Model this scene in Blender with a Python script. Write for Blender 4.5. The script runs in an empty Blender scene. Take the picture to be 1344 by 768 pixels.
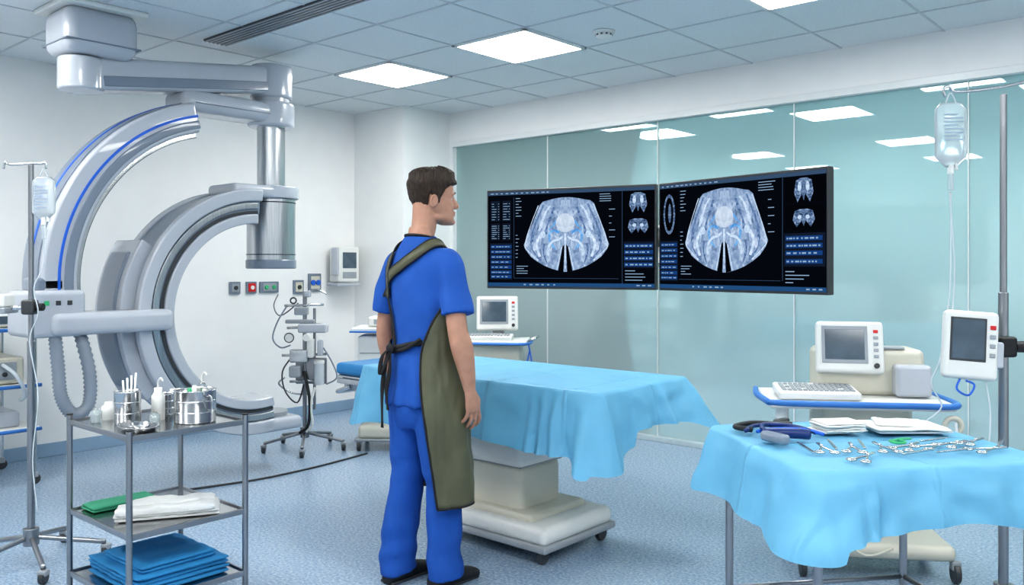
import bpy, bmesh, math, random
from math import sin, cos, pi, radians, sqrt
from mathutils import Vector, Matrix, noise
from mathutils.bvhtree import BVHTree
random.seed(7)
scene = bpy.context.scene
COL = scene.collection

# ------------------------------------------------------------------ materials
def M(name, col, rough=.5, metal=0., bump=0., bscale=60., var=.06, vscale=6., trans=0., emit=0., spec=.5, coat=0., ior=1.45, stretch=None, crease=0., sheen=0.):
    m = bpy.data.materials.new(name); m.use_nodes = True
    nt = m.node_tree; N = nt.nodes; L = nt.links
    b = N['Principled BSDF']
    tc = N.new('ShaderNodeTexCoord')
    src = tc.outputs['Object']
    if stretch:
        mp = N.new('ShaderNodeMapping'); mp.inputs['Scale'].default_value = stretch
        L.new(src, mp.inputs[0]); src = mp.outputs[0]
    n = N.new('ShaderNodeTexNoise'); n.inputs['Scale'].default_value = vscale; n.inputs['Detail'].default_value = 3
    L.new(src, n.inputs['Vector'])
    r = N.new('ShaderNodeValToRGB')
    c = Vector(col)
    lo = [max(0, x*(1-var)) for x in c]; hi = [min(1, x*(1+var)) for x in c]
    r.color_ramp.elements[0].position = .3; r.color_ramp.elements[1].position = .7
    r.color_ramp.elements[0].color = (*lo, 1); r.color_ramp.elements[1].color = (*hi, 1)
    L.new(n.outputs['Fac'], r.inputs[0]); L.new(r.outputs[0], b.inputs['Base Color'])
    b.inputs['Roughness'].default_value = rough; b.inputs['Metallic'].default_value = metal
    b.inputs['Specular IOR Level'].default_value = spec; b.inputs['IOR'].default_value = ior
    b.inputs['Transmission Weight'].default_value = trans; b.inputs['Coat Weight'].default_value = coat
    b.inputs['Sheen Weight'].default_value = sheen
    if emit:
        L.new(r.outputs[0], b.inputs['Emission Color']); b.inputs['Emission Strength'].default_value = emit
    last = None
    if bump:
        n2 = N.new('ShaderNodeTexNoise'); n2.inputs['Scale'].default_value = bscale; n2.inputs['Detail'].default_value = 4
        L.new(src, n2.inputs['Vector'])
        bp = N.new('ShaderNodeBump'); bp.inputs['Strength'].default_value = bump; bp.inputs['Distance'].default_value = .01
        L.new(n2.outputs['Fac'], bp.inputs['Height']); L.new(bp.outputs[0], b.inputs['Normal']); last = bp
    if crease:
        sp = N.new('ShaderNodeSeparateXYZ'); L.new(src, sp.inputs[0]); hs = []
        for ax, per in (('X', crease), ('Y', crease*.82)):
            pp = N.new('ShaderNodeMath'); pp.operation = 'PINGPONG'; pp.inputs[1].default_value = per; L.new(sp.outputs[ax], pp.inputs[0])
            mr = N.new('ShaderNodeMapRange'); mr.interpolation_type = 'SMOOTHSTEP'; mr.inputs[1].default_value = 0; mr.inputs[2].default_value = .016
            mr.inputs[3].default_value = 1; mr.inputs[4].default_value = 0; L.new(pp.outputs[0], mr.inputs[0]); hs.append(mr)
        ad = N.new('ShaderNodeMath'); ad.operation = 'MAXIMUM'; L.new(hs[0].outputs[0], ad.inputs[0]); L.new(hs[1].outputs[0], ad.inputs[1])
        b2 = N.new('ShaderNodeBump'); b2.inputs['Strength'].default_value = .8; b2.inputs['Distance'].default_value = .006
        L.new(ad.outputs[0], b2.inputs['Height'])
        if last: L.new(last.outputs[0], b2.inputs['Normal'])
        L.new(b2.outputs[0], b.inputs['Normal'])
    return m

def emis(name, col, st):
    m = bpy.data.materials.new(name); m.use_nodes = True
    nt = m.node_tree; nt.nodes.clear()
    o = nt.nodes.new('ShaderNodeOutputMaterial'); e = nt.nodes.new('ShaderNodeEmission')
    e.inputs[0].default_value = (*col, 1); e.inputs[1].default_value = st
    nt.links.new(e.outputs[0], o.inputs[0]); return m

m_wall = M('wall_paint', (.85, .855, .85), .6, bump=.03, bscale=200, var=.012)
m_pillar = M('pillar_paint', (.83, .845, .84), .6, bump=.03, bscale=200, var=.012)
m_base = M('baseboard_vinyl', (.28, .40, .53), .4, var=.03)
m_frame = M('white_frame', (.78, .80, .80), .35, var=.02)
m_sill = M('brushed_sill', (.42, .50, .54), .35, var=.03)
m_grid = M('ceiling_grid_metal', (.56, .60, .63), .5, var=.02)
m_white = M('white_plastic', (.74, .75, .73), .32, var=.02)
m_beige = M('beige_plastic', (.60, .585, .50), .4, var=.03)
m_grey = M('grey_plastic', (.32, .35, .38), .35, var=.03)
m_lgrey = M('light_grey_enamel', (.46, .49, .54), .24, var=.02, coat=.4)
m_mgrey = M('mid_grey_enamel', (.19, .23, .29), .28, var=.03, coat=.4)
m_dgrey = M('dark_grey_plastic', (.05, .055, .06), .4, var=.05)
m_black = M('black_rubber', (.015, .016, .018), .5, var=.1)
m_steel = M('stainless_steel', (.58, .59, .60), .2, 1., var=.08, vscale=12)
m_brush = M('brushed_steel', (.50, .52, .54), .3, 1., var=.22, vscale=5, stretch=(60, 60, 1))
m_pole = M('pole_steel', (.32, .33, .35), .3, 1., var=.05)
m_drape = M('blue_surgical_drape', (.145, .41, .61), .55, bump=.28, bscale=13, var=.07, vscale=5, crease=.23)
m_bluecloth = M('folded_blue_cloth', (.03, .24, .50), .8, bump=.35, bscale=40, var=.12)
m_whitecloth = M('white_towel', (.76, .77, .76), .9, bump=.35, bscale=100, var=.04)
m_greencloth = M('green_cloth', (.05, .30, .18), .85, bump=.3, var=.1)
m_scrub = M('scrub_fabric', (.014, .092, .39), .8, bump=.3, bscale=20, var=.06, vscale=9)
m_apron = M('lead_apron_vinyl', (.105, .106, .064), .45, bump=.3, bscale=14, var=.18, vscale=7)
m_trim = M('black_webbing', (.012, .012, .014), .7, var=.2)
m_skin = M('skin', (.46, .25, .175), .5, bump=.12, bscale=120, var=.11, vscale=20)
m_lips = M('lips', (.42, .17, .14), .45)
m_hair = M('brown_hair', (.034, .019, .011), .5, bump=1., bscale=55, var=.65, vscale=45, stretch=(3, 3, .7))
m_eye = M('eye_white', (.7, .7, .7), .2, var=.01)
m_iris = M('iris', (.05, .08, .12), .2)
m_blue = M('blue_stripe_paint', (.02, .13, .6), .35)
m_mat = M('blue_mattress', (.03, .20, .44), .45, var=.05)
m_bluerail = M('blue_bumper', (.05, .20, .55), .4, var=.05)
m_red = M('red_button', (.6, .02, .02), .4)
m_green = M('green_led', (.05, .42, .18), .4)
m_screenoff = M('device_screen', (.07, .10, .13), .12, emit=.12, var=.2, vscale=10)
m_bag = M('iv_bag_vinyl', (.86, .92, .95), .12, trans=.7, var=.02)
m_tube = M('clear_tubing', (.75, .82, .86), .25, trans=.3, var=.02)
m_label = M('bag_label', (.35, .42, .52), .6)
m_glassjar = M('glassware', (.85, .92, .94), .05, trans=.8, var=.01)
m_navy = M('navy_rubber', (.012, .035, .15), .35, var=.1)
m_hose = M('grey_hose', (.24, .28, .33), .5)
m_ceil = M('ceiling_tile', (.72, .76, .78), .85, bump=.25, bscale=140, var=.04, vscale=60)
def floor_mat():
    m = bpy.data.materials.new('speckled_vinyl'); m.use_nodes = True
    nt = m.node_tree; N = nt.nodes; L = nt.links; b = N['Principled BSDF']
    tc = N.new('ShaderNodeTexCoord')
    n = N.new('ShaderNodeTexNoise'); n.inputs['Scale'].default_value = 75; n.inputs['Detail'].default_value = 2
    L.new(tc.outputs['Object'], n.inputs['Vector'])
    r = N.new('ShaderNodeValToRGB')
    e = r.color_ramp.elements
    e[0].position = .34; e[0].color = (.17, .26, .39, 1)
    e[1].position = .66; e[1].color = (.42, .51, .61, 1)
    x = e.new(.45); x.color = (.28, .38, .50, 1); x = e.new(.56); x.color = (.30, .40, .52, 1)
    L.new(n.outputs['Fac'], r.inputs[0]); L.new(r.outputs[0], b.inputs['Base Color'])
    b.inputs['Roughness'].default_value = .24; b.inputs['Specular IOR Level'].default_value = .5
    return m
m_floor = floor_mat()
def glass_mat():
    m = bpy.data.materials.new('teal_partition_glass'); m.use_nodes = True
    nt = m.node_tree; N = nt.nodes; L = nt.links; N.clear()
    o = N.new('ShaderNodeOutputMaterial')
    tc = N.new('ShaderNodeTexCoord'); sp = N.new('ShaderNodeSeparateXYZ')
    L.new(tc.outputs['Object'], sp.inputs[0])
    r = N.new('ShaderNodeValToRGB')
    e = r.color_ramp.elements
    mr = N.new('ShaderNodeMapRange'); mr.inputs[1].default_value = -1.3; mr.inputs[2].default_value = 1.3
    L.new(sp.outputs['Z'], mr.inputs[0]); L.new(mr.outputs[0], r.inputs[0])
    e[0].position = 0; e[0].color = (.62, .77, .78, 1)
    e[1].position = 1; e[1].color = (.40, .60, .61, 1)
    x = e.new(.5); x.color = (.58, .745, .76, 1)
    d = N.new('ShaderNodeBsdfDiffuse'); L.new(r.outputs[0], d.inputs[0])
    t = N.new('ShaderNodeBsdfTransparent'); t.inputs[0].default_value = (.82, .95, .95, 1)
    g = N.new('ShaderNodeBsdfGlossy'); g.inputs['Roughness'].default_value = .012; g.inputs[0].default_value = (.9, 1, 1, 1)
    m1 = N.new('ShaderNodeMixShader'); m1.inputs[0].default_value = .48
    L.new(d.outputs[0], m1.inputs[1]); L.new(t.outputs[0], m1.inputs[2])
    fr = N.new('ShaderNodeFresnel'); fr.inputs[0].default_value = 1.8
    m2 = N.new('ShaderNodeMixShader'); L.new(fr.outputs[0], m2.inputs[0])
    L.new(m1.outputs[0], m2.inputs[1]); L.new(g.outputs[0], m2.inputs[2])
    L.new(m2.outputs[0], o.inputs[0]); return m
m_glass = glass_mat()
m_teal = M('teal_wall_paint', (.55, .72, .74), .6, var=.03)

# ------------------------------------------------------------------ mesh helpers
def grp(name, loc=(0, 0, 0), rz=0.):
    e = bpy.data.objects.new(name, None); COL.objects.link(e)
    e.location = loc; e.rotation_euler = (0, 0, radians(rz)); e.empty_display_size = .1
    return e

def mk(name, verts, faces, mat, parent=None, smooth=False, bev=0., rot=None, loc=None, solid=0., sub=0):
    me = bpy.data.meshes.new(name)
    me.from_pydata([tuple(v) for v in verts], [], faces)
    bm = bmesh.new(); bm.from_mesh(me)
    bmesh.ops.recalc_face_normals(bm, faces=bm.faces); bm.to_mesh(me); bm.free()
    me.materials.append(mat)
    if smooth:
        for p in me.polygons: p.use_smooth = True
    o = bpy.data.objects.new(name, me); COL.objects.link(o)
    if parent: o.parent = parent
    if loc: o.location = loc
    if rot: o.rotation_euler = rot
    if solid:
        s = o.modifiers.new('s', 'SOLIDIFY'); s.thickness = solid; s.offset = 0
    if bev:
        b = o.modifiers.new('b', 'BEVEL'); b.width = bev; b.segments = 3; b.limit_method = 'ANGLE'; b.angle_limit = radians(40)
        for p in me.polygons: p.use_smooth = True
        try:
            w = o.modifiers.new('w', 'WEIGHTED_NORMAL'); w.keep_sharp = False
        except Exception: pass
    if sub:
        s = o.modifiers.new('ss', 'SUBSURF'); s.levels = sub; s.render_levels = sub
    return o

def box(name, parent, c, s, mat, bev=.004, rot=None):
    x, y, z = s[0]/2, s[1]/2, s[2]/2
    v = [(-x,-y,-z),(x,-y,-z),(x,y,-z),(-x,y,-z),(-x,-y,z),(x,-y,z),(x,y,z),(-x,y,z)]
    f = [(0,3,2,1),(4,5,6,7),(0,1,5,4),(1,2,6,5),(2,3,7,6),(3,0,4,7)]
    r = tuple(radians(a) for a in rot) if rot else None
    return mk(name, v, f, mat, parent, bev=min(bev, min(s)*.45), rot=r, loc=c)

def loftvf(rings, caps=True, closed=True):
    V = []; F = []; n = len(rings[0])
    for r in rings: V += [tuple(p) for p in r]
    for i in range(len(rings)-1):
        for j in range(n if closed else n-1):
            a = i*n+j; b = i*n+(j+1) % n
            F.append((a, b, b+n, a+n))
    if caps:
        F.append(tuple(range(n))[::-1]); k = (len(rings)-1)*n
        F.append(tuple(range(k, k+n)))
    return V, F

def frames(pts):
    pts = [Vector(p) for p in pts]; T = []
    for i in range(len(pts)):
        a = pts[max(0, i-1)]; b = pts[min(len(pts)-1, i+1)]
        T.append((b-a).normalized())
    up = Vector((0, 0, 1)) if abs(T[0].z) < .9 else Vector((1, 0, 0))
    n = (up - T[0]*up.dot(T[0])).normalized(); out = []
    for i, t in enumerate(T):
        n = (n - t*n.dot(t)).normalized()
        out.append((pts[i], n, t.cross(n)))
    return out

def catmull(pts, k=6):
    P = [Vector(p) for p in pts]
    if len(P) < 3 or k < 2: return P
    out = []
    for i in range(len(P)-1):
        p0 = P[max(0, i-1)]; p1 = P[i]; p2 = P[i+1]; p3 = P[min(len(P)-1, i+2)]
        for j in range(k):
            t = j/k
            out.append(.5*((2*p1)+(p2-p0)*t+(2*p0-5*p1+4*p2-p3)*t*t+(3*p1-p0-3*p2+p3)*t**3))
    out.append(P[-1]); return out

def tubevf(pts, r, seg=10, k=5, radii=None):
    P = catmull(pts, k)
    fr = frames(P); rings = []
    for i, (p, n, b) in enumerate(fr):
        if radii:
            t = i/(len(P)-1)*(len(radii)-1); a = int(min(t, len(radii)-2)); f = t-a
            rr = radii[a]*(1-f)+radii[a+1]*f
        else: rr = r
        rings.append([p+n*rr*cos(2*pi*j/seg)+b*rr*sin(2*pi*j/seg) for j in range(seg)])
    return loftvf(rings)

def tube(name, parent, pts, r, mat, seg=10, k=5, radii=None):
    V, F = tubevf(pts, r, seg, k, radii)
    return mk(name, V, F, mat, parent, smooth=True)

def cyl(name, parent, p0, p1, r, mat, r2=None, seg=32, bev=.003):
    p0 = Vector(p0); p1 = Vector(p1); r2 = r if r2 is None else r2
    t = (p1-p0).normalized(); up = Vector((0, 0, 1)) if abs(t.z) < .9 else Vector((1, 0, 0))
    n = (up-t*up.dot(t)).normalized(); b = t.cross(n)
    rings = [[p+n*q*cos(2*pi*j/seg)+b*q*sin(2*pi*j/seg) for j in range(seg)] for p, q in ((p0, r), (p1, r2))]
    V, F = loftvf(rings)
    return mk(name, V, F, mat, parent, bev=bev)

def lathe(name, parent, prof, loc, mat, seg=32):
    rings = [[(r*cos(2*pi*j/seg), r*sin(2*pi*j/seg), z) for j in range(seg)] for r, z in prof]
    V, F = loftvf(rings)
    return mk(name, V, F, mat, parent, smooth=True, loc=loc)

def torus(name, parent, c, R, r, mat, ax='z', seg=24):
    V = []; F = []
    for i in range(seg):
        a = 2*pi*i/seg
        for j in range(8):
            b = 2*pi*j/8; q = R+r*cos(b)
            p = (q*cos(a), q*sin(a), r*sin(b))
            if ax == 'x': p = (p[2], p[0], p[1])
            if ax == 'y': p = (p[0], p[2], p[1])
            V.append((p[0]+c[0], p[1]+c[1], p[2]+c[2]))
            F.append((i*8+j, ((i+1) % seg)*8+j, ((i+1) % seg)*8+(j+1) % 8, i*8+(j+1) % 8))
    return mk(name, V, F, mat, parent, smooth=True)

def arc(name, parent, yc, zc, r0, r1, x0, x1, a0, a1, mat, n=72, bev=.012):
    rings = []
    for i in range(n+1):
        a = radians(a0+(a1-a0)*i/n)
        rings.append([(x, yc+r*cos(a), zc+r*sin(a)) for x, r in ((x0, r0), (x1, r0), (x1, r1), (x0, r1))])
    V, F = loftvf(rings)
    return mk(name, V, F, mat, parent, bev=bev)

def polyplate(name, parent, pts, y, mat, th=0):
    return mk(name, [(p[0], y, p[1]) for p in pts], [tuple(range(len(pts)))], mat, parent)

def caster(parent, x, y, r=.04, z=0.):
    cyl('caster_wheel', parent, (x-.013, y, z+r), (x+.013, y, z+r), r, m_dgrey, bev=.005)
    box('caster_fork', parent, (x, y, z+r*1.75), (.04, .04, r*.9), m_grey, .006)

# ------------------------------------------------------------------ room
H = 2.9; XL = -6.7; YB = 5.87; XR = 2.6; YR = -3.2
def slab(name, a, b, mat, bev=0):
    c = [(a[i]+b[i])/2 for i in range(3)]; s = [abs(b[i]-a[i]) for i in range(3)]
    x, y, z = s[0]/2, s[1]/2, s[2]/2
    v = [(-x,-y,-z),(x,-y,-z),(x,y,-z),(-x,y,-z),(-x,-y,z),(x,-y,z),(x,y,z),(-x,y,z)]
    v = [(p[0]+c[0], p[1]+c[1], p[2]+c[2]) for p in v]
    f = [(0,3,2,1),(4,5,6,7),(0,1,5,4),(1,2,6,5),(2,3,7,6),(3,0,4,7)]
    return mk(name, v, f, mat, None, bev=bev)
slab('floor', (XL-.1, YR-.1, -.1), (XR+.1, 9.6, 0), m_floor)
slab('ceiling', (XL-.1, YR-.1, H), (XR+.1, 9.6, H+.1), m_ceil)
slab('wall_left', (XL-.1, YR-.1, 0), (XL, YB, H), m_wall)
slab('wall_right', (XR, YR-.1, 0), (XR+.1, 9.6, H), m_wall)
slab('wall_rear', (XL, YR-.1, 0), (XR, YR, H), m_wall)
slab('wall_pillar', (XL, 5.27, 0), (-5.97, YB+.1, H), m_pillar)
slab('wall_back', (-5.97, YB, 2.60), (XR, YB+.12, H), m_wall)
slab('wall_corridor', (XL, 9.5, 0), (XR, 9.6, H), m_teal)
slab('wall_corridor_side', (XL-.1, YB+.1, 0), (XL, 9.6, H), m_teal)
slab('baseboard_left', (XL, YR, 0), (XL+.012, 5.27, .10), m_base, .004)
slab('baseboard_pillar', (XL, 5.258, 0), (-5.958, 5.27, .10), m_base, .004)
slab('baseboard_pillar_side', (-5.97, 5.27, 0), (-5.958, YB, .10), m_base, .004)
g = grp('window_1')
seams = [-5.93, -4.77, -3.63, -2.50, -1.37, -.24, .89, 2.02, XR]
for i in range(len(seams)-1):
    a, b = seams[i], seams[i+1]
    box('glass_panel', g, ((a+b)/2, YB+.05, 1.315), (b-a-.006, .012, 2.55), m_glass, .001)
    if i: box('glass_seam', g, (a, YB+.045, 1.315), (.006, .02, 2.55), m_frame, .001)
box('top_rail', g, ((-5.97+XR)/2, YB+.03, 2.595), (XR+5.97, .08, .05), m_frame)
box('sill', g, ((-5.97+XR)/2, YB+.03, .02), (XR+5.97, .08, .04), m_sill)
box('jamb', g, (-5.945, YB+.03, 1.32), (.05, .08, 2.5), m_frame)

V = []; F = []
def addbox(a, b):
    k = len(V)
    V.extend([(a[0],a[1],a[2]),(b[0],a[1],a[2]),(b[0],b[1],a[2]),(a[0],b[1],a[2]),(a[0],a[1],b[2]),(b[0],a[1],b[2]),(b[0],b[1],b[2]),(a[0],b[1],b[2])])
    for q in [(0,3,2,1),(4,5,6,7),(0,1,5,4),(1,2,6,5),(2,3,7,6),(3,0,4,7)]: F.append(tuple(k+i for i in q))
for (ya, yb) in ((YR, YB), (YB+.12, 9.5)):
    x = -5.4-.65*2
    while x < XR:
        if x > XL: addbox((x-.007, ya, H-.005), (x+.007, yb, H))
        x += .65
y = 4.05-.65*11
while y < 9.5:
    if y > YR and not (YB-.05 < y < YB+.15): addbox((XL, y-.007, H-.0055), (XR, y+.007, H))
    y += .65
mk('trim_ceiling_grid', V, F, m_grid)
m_lamp = emis('lamp_diffuser', (1., .985, .95), 23.5)
m_corridor_fill = emis('corridor_fill_glow', (.98, 1, .98), 30.)  # added fill emission that brightens the space behind the glass
def panel(x0, y0, mat=m_lamp):
    g = grp('ceiling_light_panel', (x0+.325, y0+.325, H))
    box('diffuser', g, (0, 0, -.010), (.60, .60, .006), mat, 0.001)
    for sx, sy, w, d in ((0, .312, .65, .026), (0, -.312, .65, .026), (.312, 0, .026, .65), (-.312, 0, .026, .65)):
        box('frame', g, (sx, sy, -.008), (w, d, .014), m_frame, .002)
for px, py in ((-5.4, 4.05), (-4.1, 4.05), (-2.15, 4.05), (-.2, 4.05), (-5.4, .8), (-3.45, .8), (-1.5, .8), (.45, .8),
               (-5.4, -1.15), (-3.45, -1.15), (-1.5, -1.15), (.45, -1.15), (1.1, 2.1)):
    panel(px, py)
for px, py in ((-5.4, 7.95), (-3.45, 7.95), (-1.5, 7.95), (.45, 7.95)): panel(px, py, m_corridor_fill)  # invented panels past the partition, added so the corridor and glass look brighter
g = grp('ceiling_air_vent', (-4.3, 2.95, H))
box('vent_plate', g, (0, 0, -.006), (1.85, .17, .012), m_dgrey, .002)
for i in range(6):
    box('vent_blade', g, (0, -.075+.03*i, -.014), (1.85, .007, .008), m_lgrey, .001)
g = grp('smoke_detector', (-3.13, 4.45, H))
lathe('base', g, [(.001, -.0), (.07, 0), (.07, -.012), (.05, -.018), (.052, -.035), (.035, -.045), (.001, -.046)], (0, 0, 0), m_white)
for i in range(10):
    a = 2*pi*i/10
    box('slot', g, (.051*cos(a), .051*sin(a), -.027), (.006, .012, .01), m_dgrey, .001, rot=(0, 0, math.degrees(a)))

# ------------------------------------------------------------------ C-arm
g = grp('ceiling_mounted_c_arm')
arc('large_arc_body', g, 2.945, 1.31, .96, 1.15, -5.32, -5.0, 103, 186, m_lgrey, bev=.02)
arc('large_arc_side_panel', g, 2.945, 1.31, .985, 1.035, -5.02, -4.993, 103, 186, m_mgrey, bev=.006)
arc('large_arc_stripe', g, 2.945, 1.31, 1.055, 1.070, -5.02, -4.994, 103, 186, m_blue, bev=.002)
arc('large_arc_inner_rail', g, 2.945, 1.31, .930, .965, -5.26, -5.04, 104, 184, m_steel, bev=.006)
arc('large_arc_outer_band', g, 2.945, 1.31, 1.145, 1.158, -5.27, -5.05, 106, 186, m_mgrey, bev=.003)
arc('large_arc_outer_stripe', g, 2.945, 1.31, 1.15, 1.162, -5.17, -5.145, 106, 186, m_blue, bev=.002)
arc('c_arc_body', g, 3.14, 1.10, .64, .80, -5.36, -5.02, 88, 281, m_mgrey, bev=.02)
arc('c_arc_front_rim', g, 3.14, 1.10, .735, .815, -5.06, -4.99, 88, 279, m_lgrey, bev=.012)
arc('c_arc_back_rim', g, 3.14, 1.10, .735, .815, -5.39, -5.32, 88, 279, m_lgrey, bev=.012)
arc('c_arc_inner_rail', g, 3.14, 1.10, .585, .65, -5.28, -5.0, 90, 281, m_lgrey, bev=.012)
arc('c_arc_front_groove', g, 3.14, 1.10, .655, .672, -5.03, -5.012, 90, 280, m_dgrey, bev=.002)
arc('c_arc_steel_track', g, 3.14, 1.10, .685, .725, -5.03, -5.006, 90, 280, m_brush, bev=.004)
arc('carriage', g, 3.14, 1.10, .70, .885, -5.44, -5.08, 148, 216, m_lgrey, bev=.035)
arc('carriage_cover', g, 3.14, 1.10, .80, .90, -5.38, -5.14, 154, 210, m_mgrey, bev=.02)
box('tube_housing', g, (-5.17, 3.30, .325), (.36, .36, .09), m_lgrey, .03)
cyl('tube_collimator', g, (-5.17, 3.32, .36), (-5.17, 3.32, .40), .13, m_grey)
cy = 3.36; cx = -5.2
cyl('column', g, (cx, cy, 1.93), (cx, cy, 2.50), .095, m_brush)
cyl('column_rod', g, (cx, cy+.0, 2.40), (cx, cy, 2.62), .125, m_lgrey, bev=.01)
box('lower_arm', g, (cx, 3.03, 2.46), (.26, .78, .14), m_lgrey, .05)
box('lower_arm_seam', g, (cx, 3.03, 2.445), (.264, .60, .008), m_mgrey, .002)
cyl('lower_arm_end', g, (cx, cy, 2.37), (cx, cy, 2.54), .16, m_lgrey, bev=.02)
box('detector_yoke', g, (cx, 3.22, 1.91), (.34, .50, .085), m_lgrey, .03)
cyl('detector_collar', g, (cx, cy, 1.87), (cx, cy, 1.955), .19, m_lgrey, bev=.012)
cyl('detector', g, (cx, cy, 1.43), (cx, cy, 1.87), .165, m_brush, bev=.006)
cyl('detector_base', g, (cx, cy, 1.385), (cx, cy, 1.45), .172, m_mgrey, bev=.012)
cyl('detector_ring', g, (cx, cy, 1.48), (cx, cy, 1.487), .168, m_dgrey, bev=.001)
cyl('detector_ring_upper', g, (cx, cy, 1.84), (cx, cy, 1.848), .168, m_dgrey, bev=.001)
box('ceiling_housing', g, (-5.15, 2.12, 2.75), (.36, .42, .27), m_lgrey, .07)
box('ceiling_plate', g, (-5.15, 2.12, 2.885), (.44, .48, .03), m_white, .01)
box('housing_band', g, (-5.15, 2.12, 2.68), (.364, .424, .009), m_mgrey, .002)
cyl('neck', g, (-5.15, 2.06, 2.45), (-5.15, 2.06, 2.68), .085, m_mgrey)
cyl('neck_joint', g, (-5.15, 2.06, 2.42), (-5.15, 2.06, 2.61), .125, m_lgrey, bev=.015)
p0 = Vector((-5.15, 2.06, 2.515)); p1 = Vector((-5.2, 3.36, 2.695))
d = p1-p0; ln = d.length; mid = (p0+p1)/2
box('upper_beam', g, mid, (.20, ln, .19), m_lgrey, .03, rot=(math.degrees(math.asin(d.z/ln)), 0, math.degrees(math.atan2(-d.x, d.y))))
box('upper_beam_groove', g, mid+Vector((.1, 0, -.045)), (.012, ln*.86, .06), m_mgrey, .004, rot=(math.degrees(math.asin(d.z/ln)), 0, math.degrees(math.atan2(-d.x, d.y))))
cyl('beam_end_cap', g, (-5.2, 3.36, 2.57), (-5.2, 3.36, 2.80), .145, m_lgrey, bev=.02)
box('joint_box', g, (-5.12, 1.86, 1.14), (.34, .30, .26), m_lgrey, .03)
box('joint_box_upper', g, (-5.10, 1.84, 1.30), (.20, .16, .08), m_mgrey, .02)
for i, c in enumerate((m_green, m_dgrey, m_dgrey)):
    box('joint_button', g, (-4.948, 1.80+.06*i, 1.20), (.008, .025, .025), c, .002)
box('connector_arm', g, (-5.06, 2.17, 1.08), (.28, .70, .13), m_lgrey, .04)
hp = catmull([(-5.0, 1.86, 1.03), (-4.98, 1.87, .85), (-4.96, 1.88, .68), (-4.95, 1.94, .58), (-4.95, 2.02, .62), (-4.96, 2.03, .80), (-5.02, 2.0, 1.03)], 16)
rad = [(.030 if i % 2 else .037) for i in range(len(hp))]
fr = frames(hp)
rings = [[p+n*rad[i]*cos(2*pi*j/14)+b*rad[i]*sin(2*pi*j/14) for j in range(14)] for i, (p, n, b) in enumerate(fr)]
Vv, Ff = loftvf(rings); mk('corrugated_hose', Vv, Ff, m_hose, g, smooth=True)

# ------------------------------------------------------------------ monitors
def lin(c): return tuple(((x/255)/12.92 if x/255 <= .04045 else ((x/255+.055)/1.055)**2.4) for x in c)
s_bg = emis('screen_black', lin((8, 12, 20)), 1)
s_panel = emis('screen_panel', lin((22, 32, 48)), 1)
s_bar = emis('screen_bar', lin((58, 80, 106)), 1)
s_blue = emis('screen_blue', lin((28, 66, 120)), 1)
s_task = emis('screen_taskbar', lin((38, 78, 120)), 1)
s_text = emis('screen_text', lin((135, 160, 185)), 1)
s_dark = emis('screen_dark', lin((6, 9, 15)), 1)
def ct_mat(name, scale, cols, dist=1.2, pos=(.30, .45, .58, .76), sy=1.):
    m = bpy.data.materials.new(name); m.use_nodes = True
    nt = m.node_tree; N = nt.nodes; L = nt.links; N.clear()
    o = N.new('ShaderNodeOutputMaterial'); e = N.new('ShaderNodeEmission')
    tc = N.new('ShaderNodeTexCoord'); sp = N.new('ShaderNodeSeparateXYZ'); L.new(tc.outputs['Object'], sp.inputs[0])
    ab = N.new('ShaderNodeMath'); ab.operation = 'ABSOLUTE'; L.new(sp.outputs['X'], ab.inputs[0])
    zs = N.new('ShaderNodeMath'); zs.operation = 'MULTIPLY'; zs.inputs[1].default_value = sy; L.new(sp.outputs['Z'], zs.inputs[0])
    cb = N.new('ShaderNodeCombineXYZ'); L.new(ab.outputs[0], cb.inputs[0]); L.new(zs.outputs[0], cb.inputs[2])
    n = N.new('ShaderNodeTexNoise'); n.inputs['Scale'].default_value = scale; n.inputs['Detail'].default_value = 9; n.inputs['Roughness'].default_value = .64; n.inputs['Distortion'].default_value = dist
    L.new(cb.outputs[0], n.inputs['Vector'])
    r = N.new('ShaderNodeValToRGB'); q = r.color_ramp.elements
    q[0].position = pos[0]; q[0].color = (*lin(cols[0]), 1)
    q[1].position = pos[3]; q[1].color = (*lin(cols[3]), 1)
    x = q.new(pos[1]); x.color = (*lin(cols[1]), 1); x = q.new(pos[2]); x.color = (*lin(cols[2]), 1)
    L.new(n.outputs['Fac'], r.inputs[0]); L.new(r.outputs[0], e.inputs[0]); e.inputs[1].default_value = 1
    L.new(e.outputs[0], o.inputs[0]); return m
m_ct = ct_mat('ct_scan_image', 30, ((84, 104, 136), (124, 146, 178), (156, 176, 202), (214, 224, 238)), sy=.6)
m_ctb = ct_mat('ct_bone_image', 42, ((146, 170, 198), (176, 196, 218), (200, 215, 232), (234, 241, 248)))
m_ctd = ct_mat('ct_soft_dark', 40, ((52, 72, 106), (82, 106, 144), (110, 136, 174), (160, 184, 214)))
m_ctc = ct_mat('ct_contrast_blue', 40, ((62, 112, 172), (84, 144, 204), (116, 172, 220), (170, 204, 236)))
m_ctg = ct_mat('ct_bladder', 22, ((156, 170, 190), (176, 190, 208), (192, 204, 219), (206, 216, 228)), .3)
m_ct2 = ct_mat('ct_scan_thumbnail', 60, ((25, 38, 60), (70, 92, 125), (125, 148, 178), (190, 205, 225)))

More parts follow.
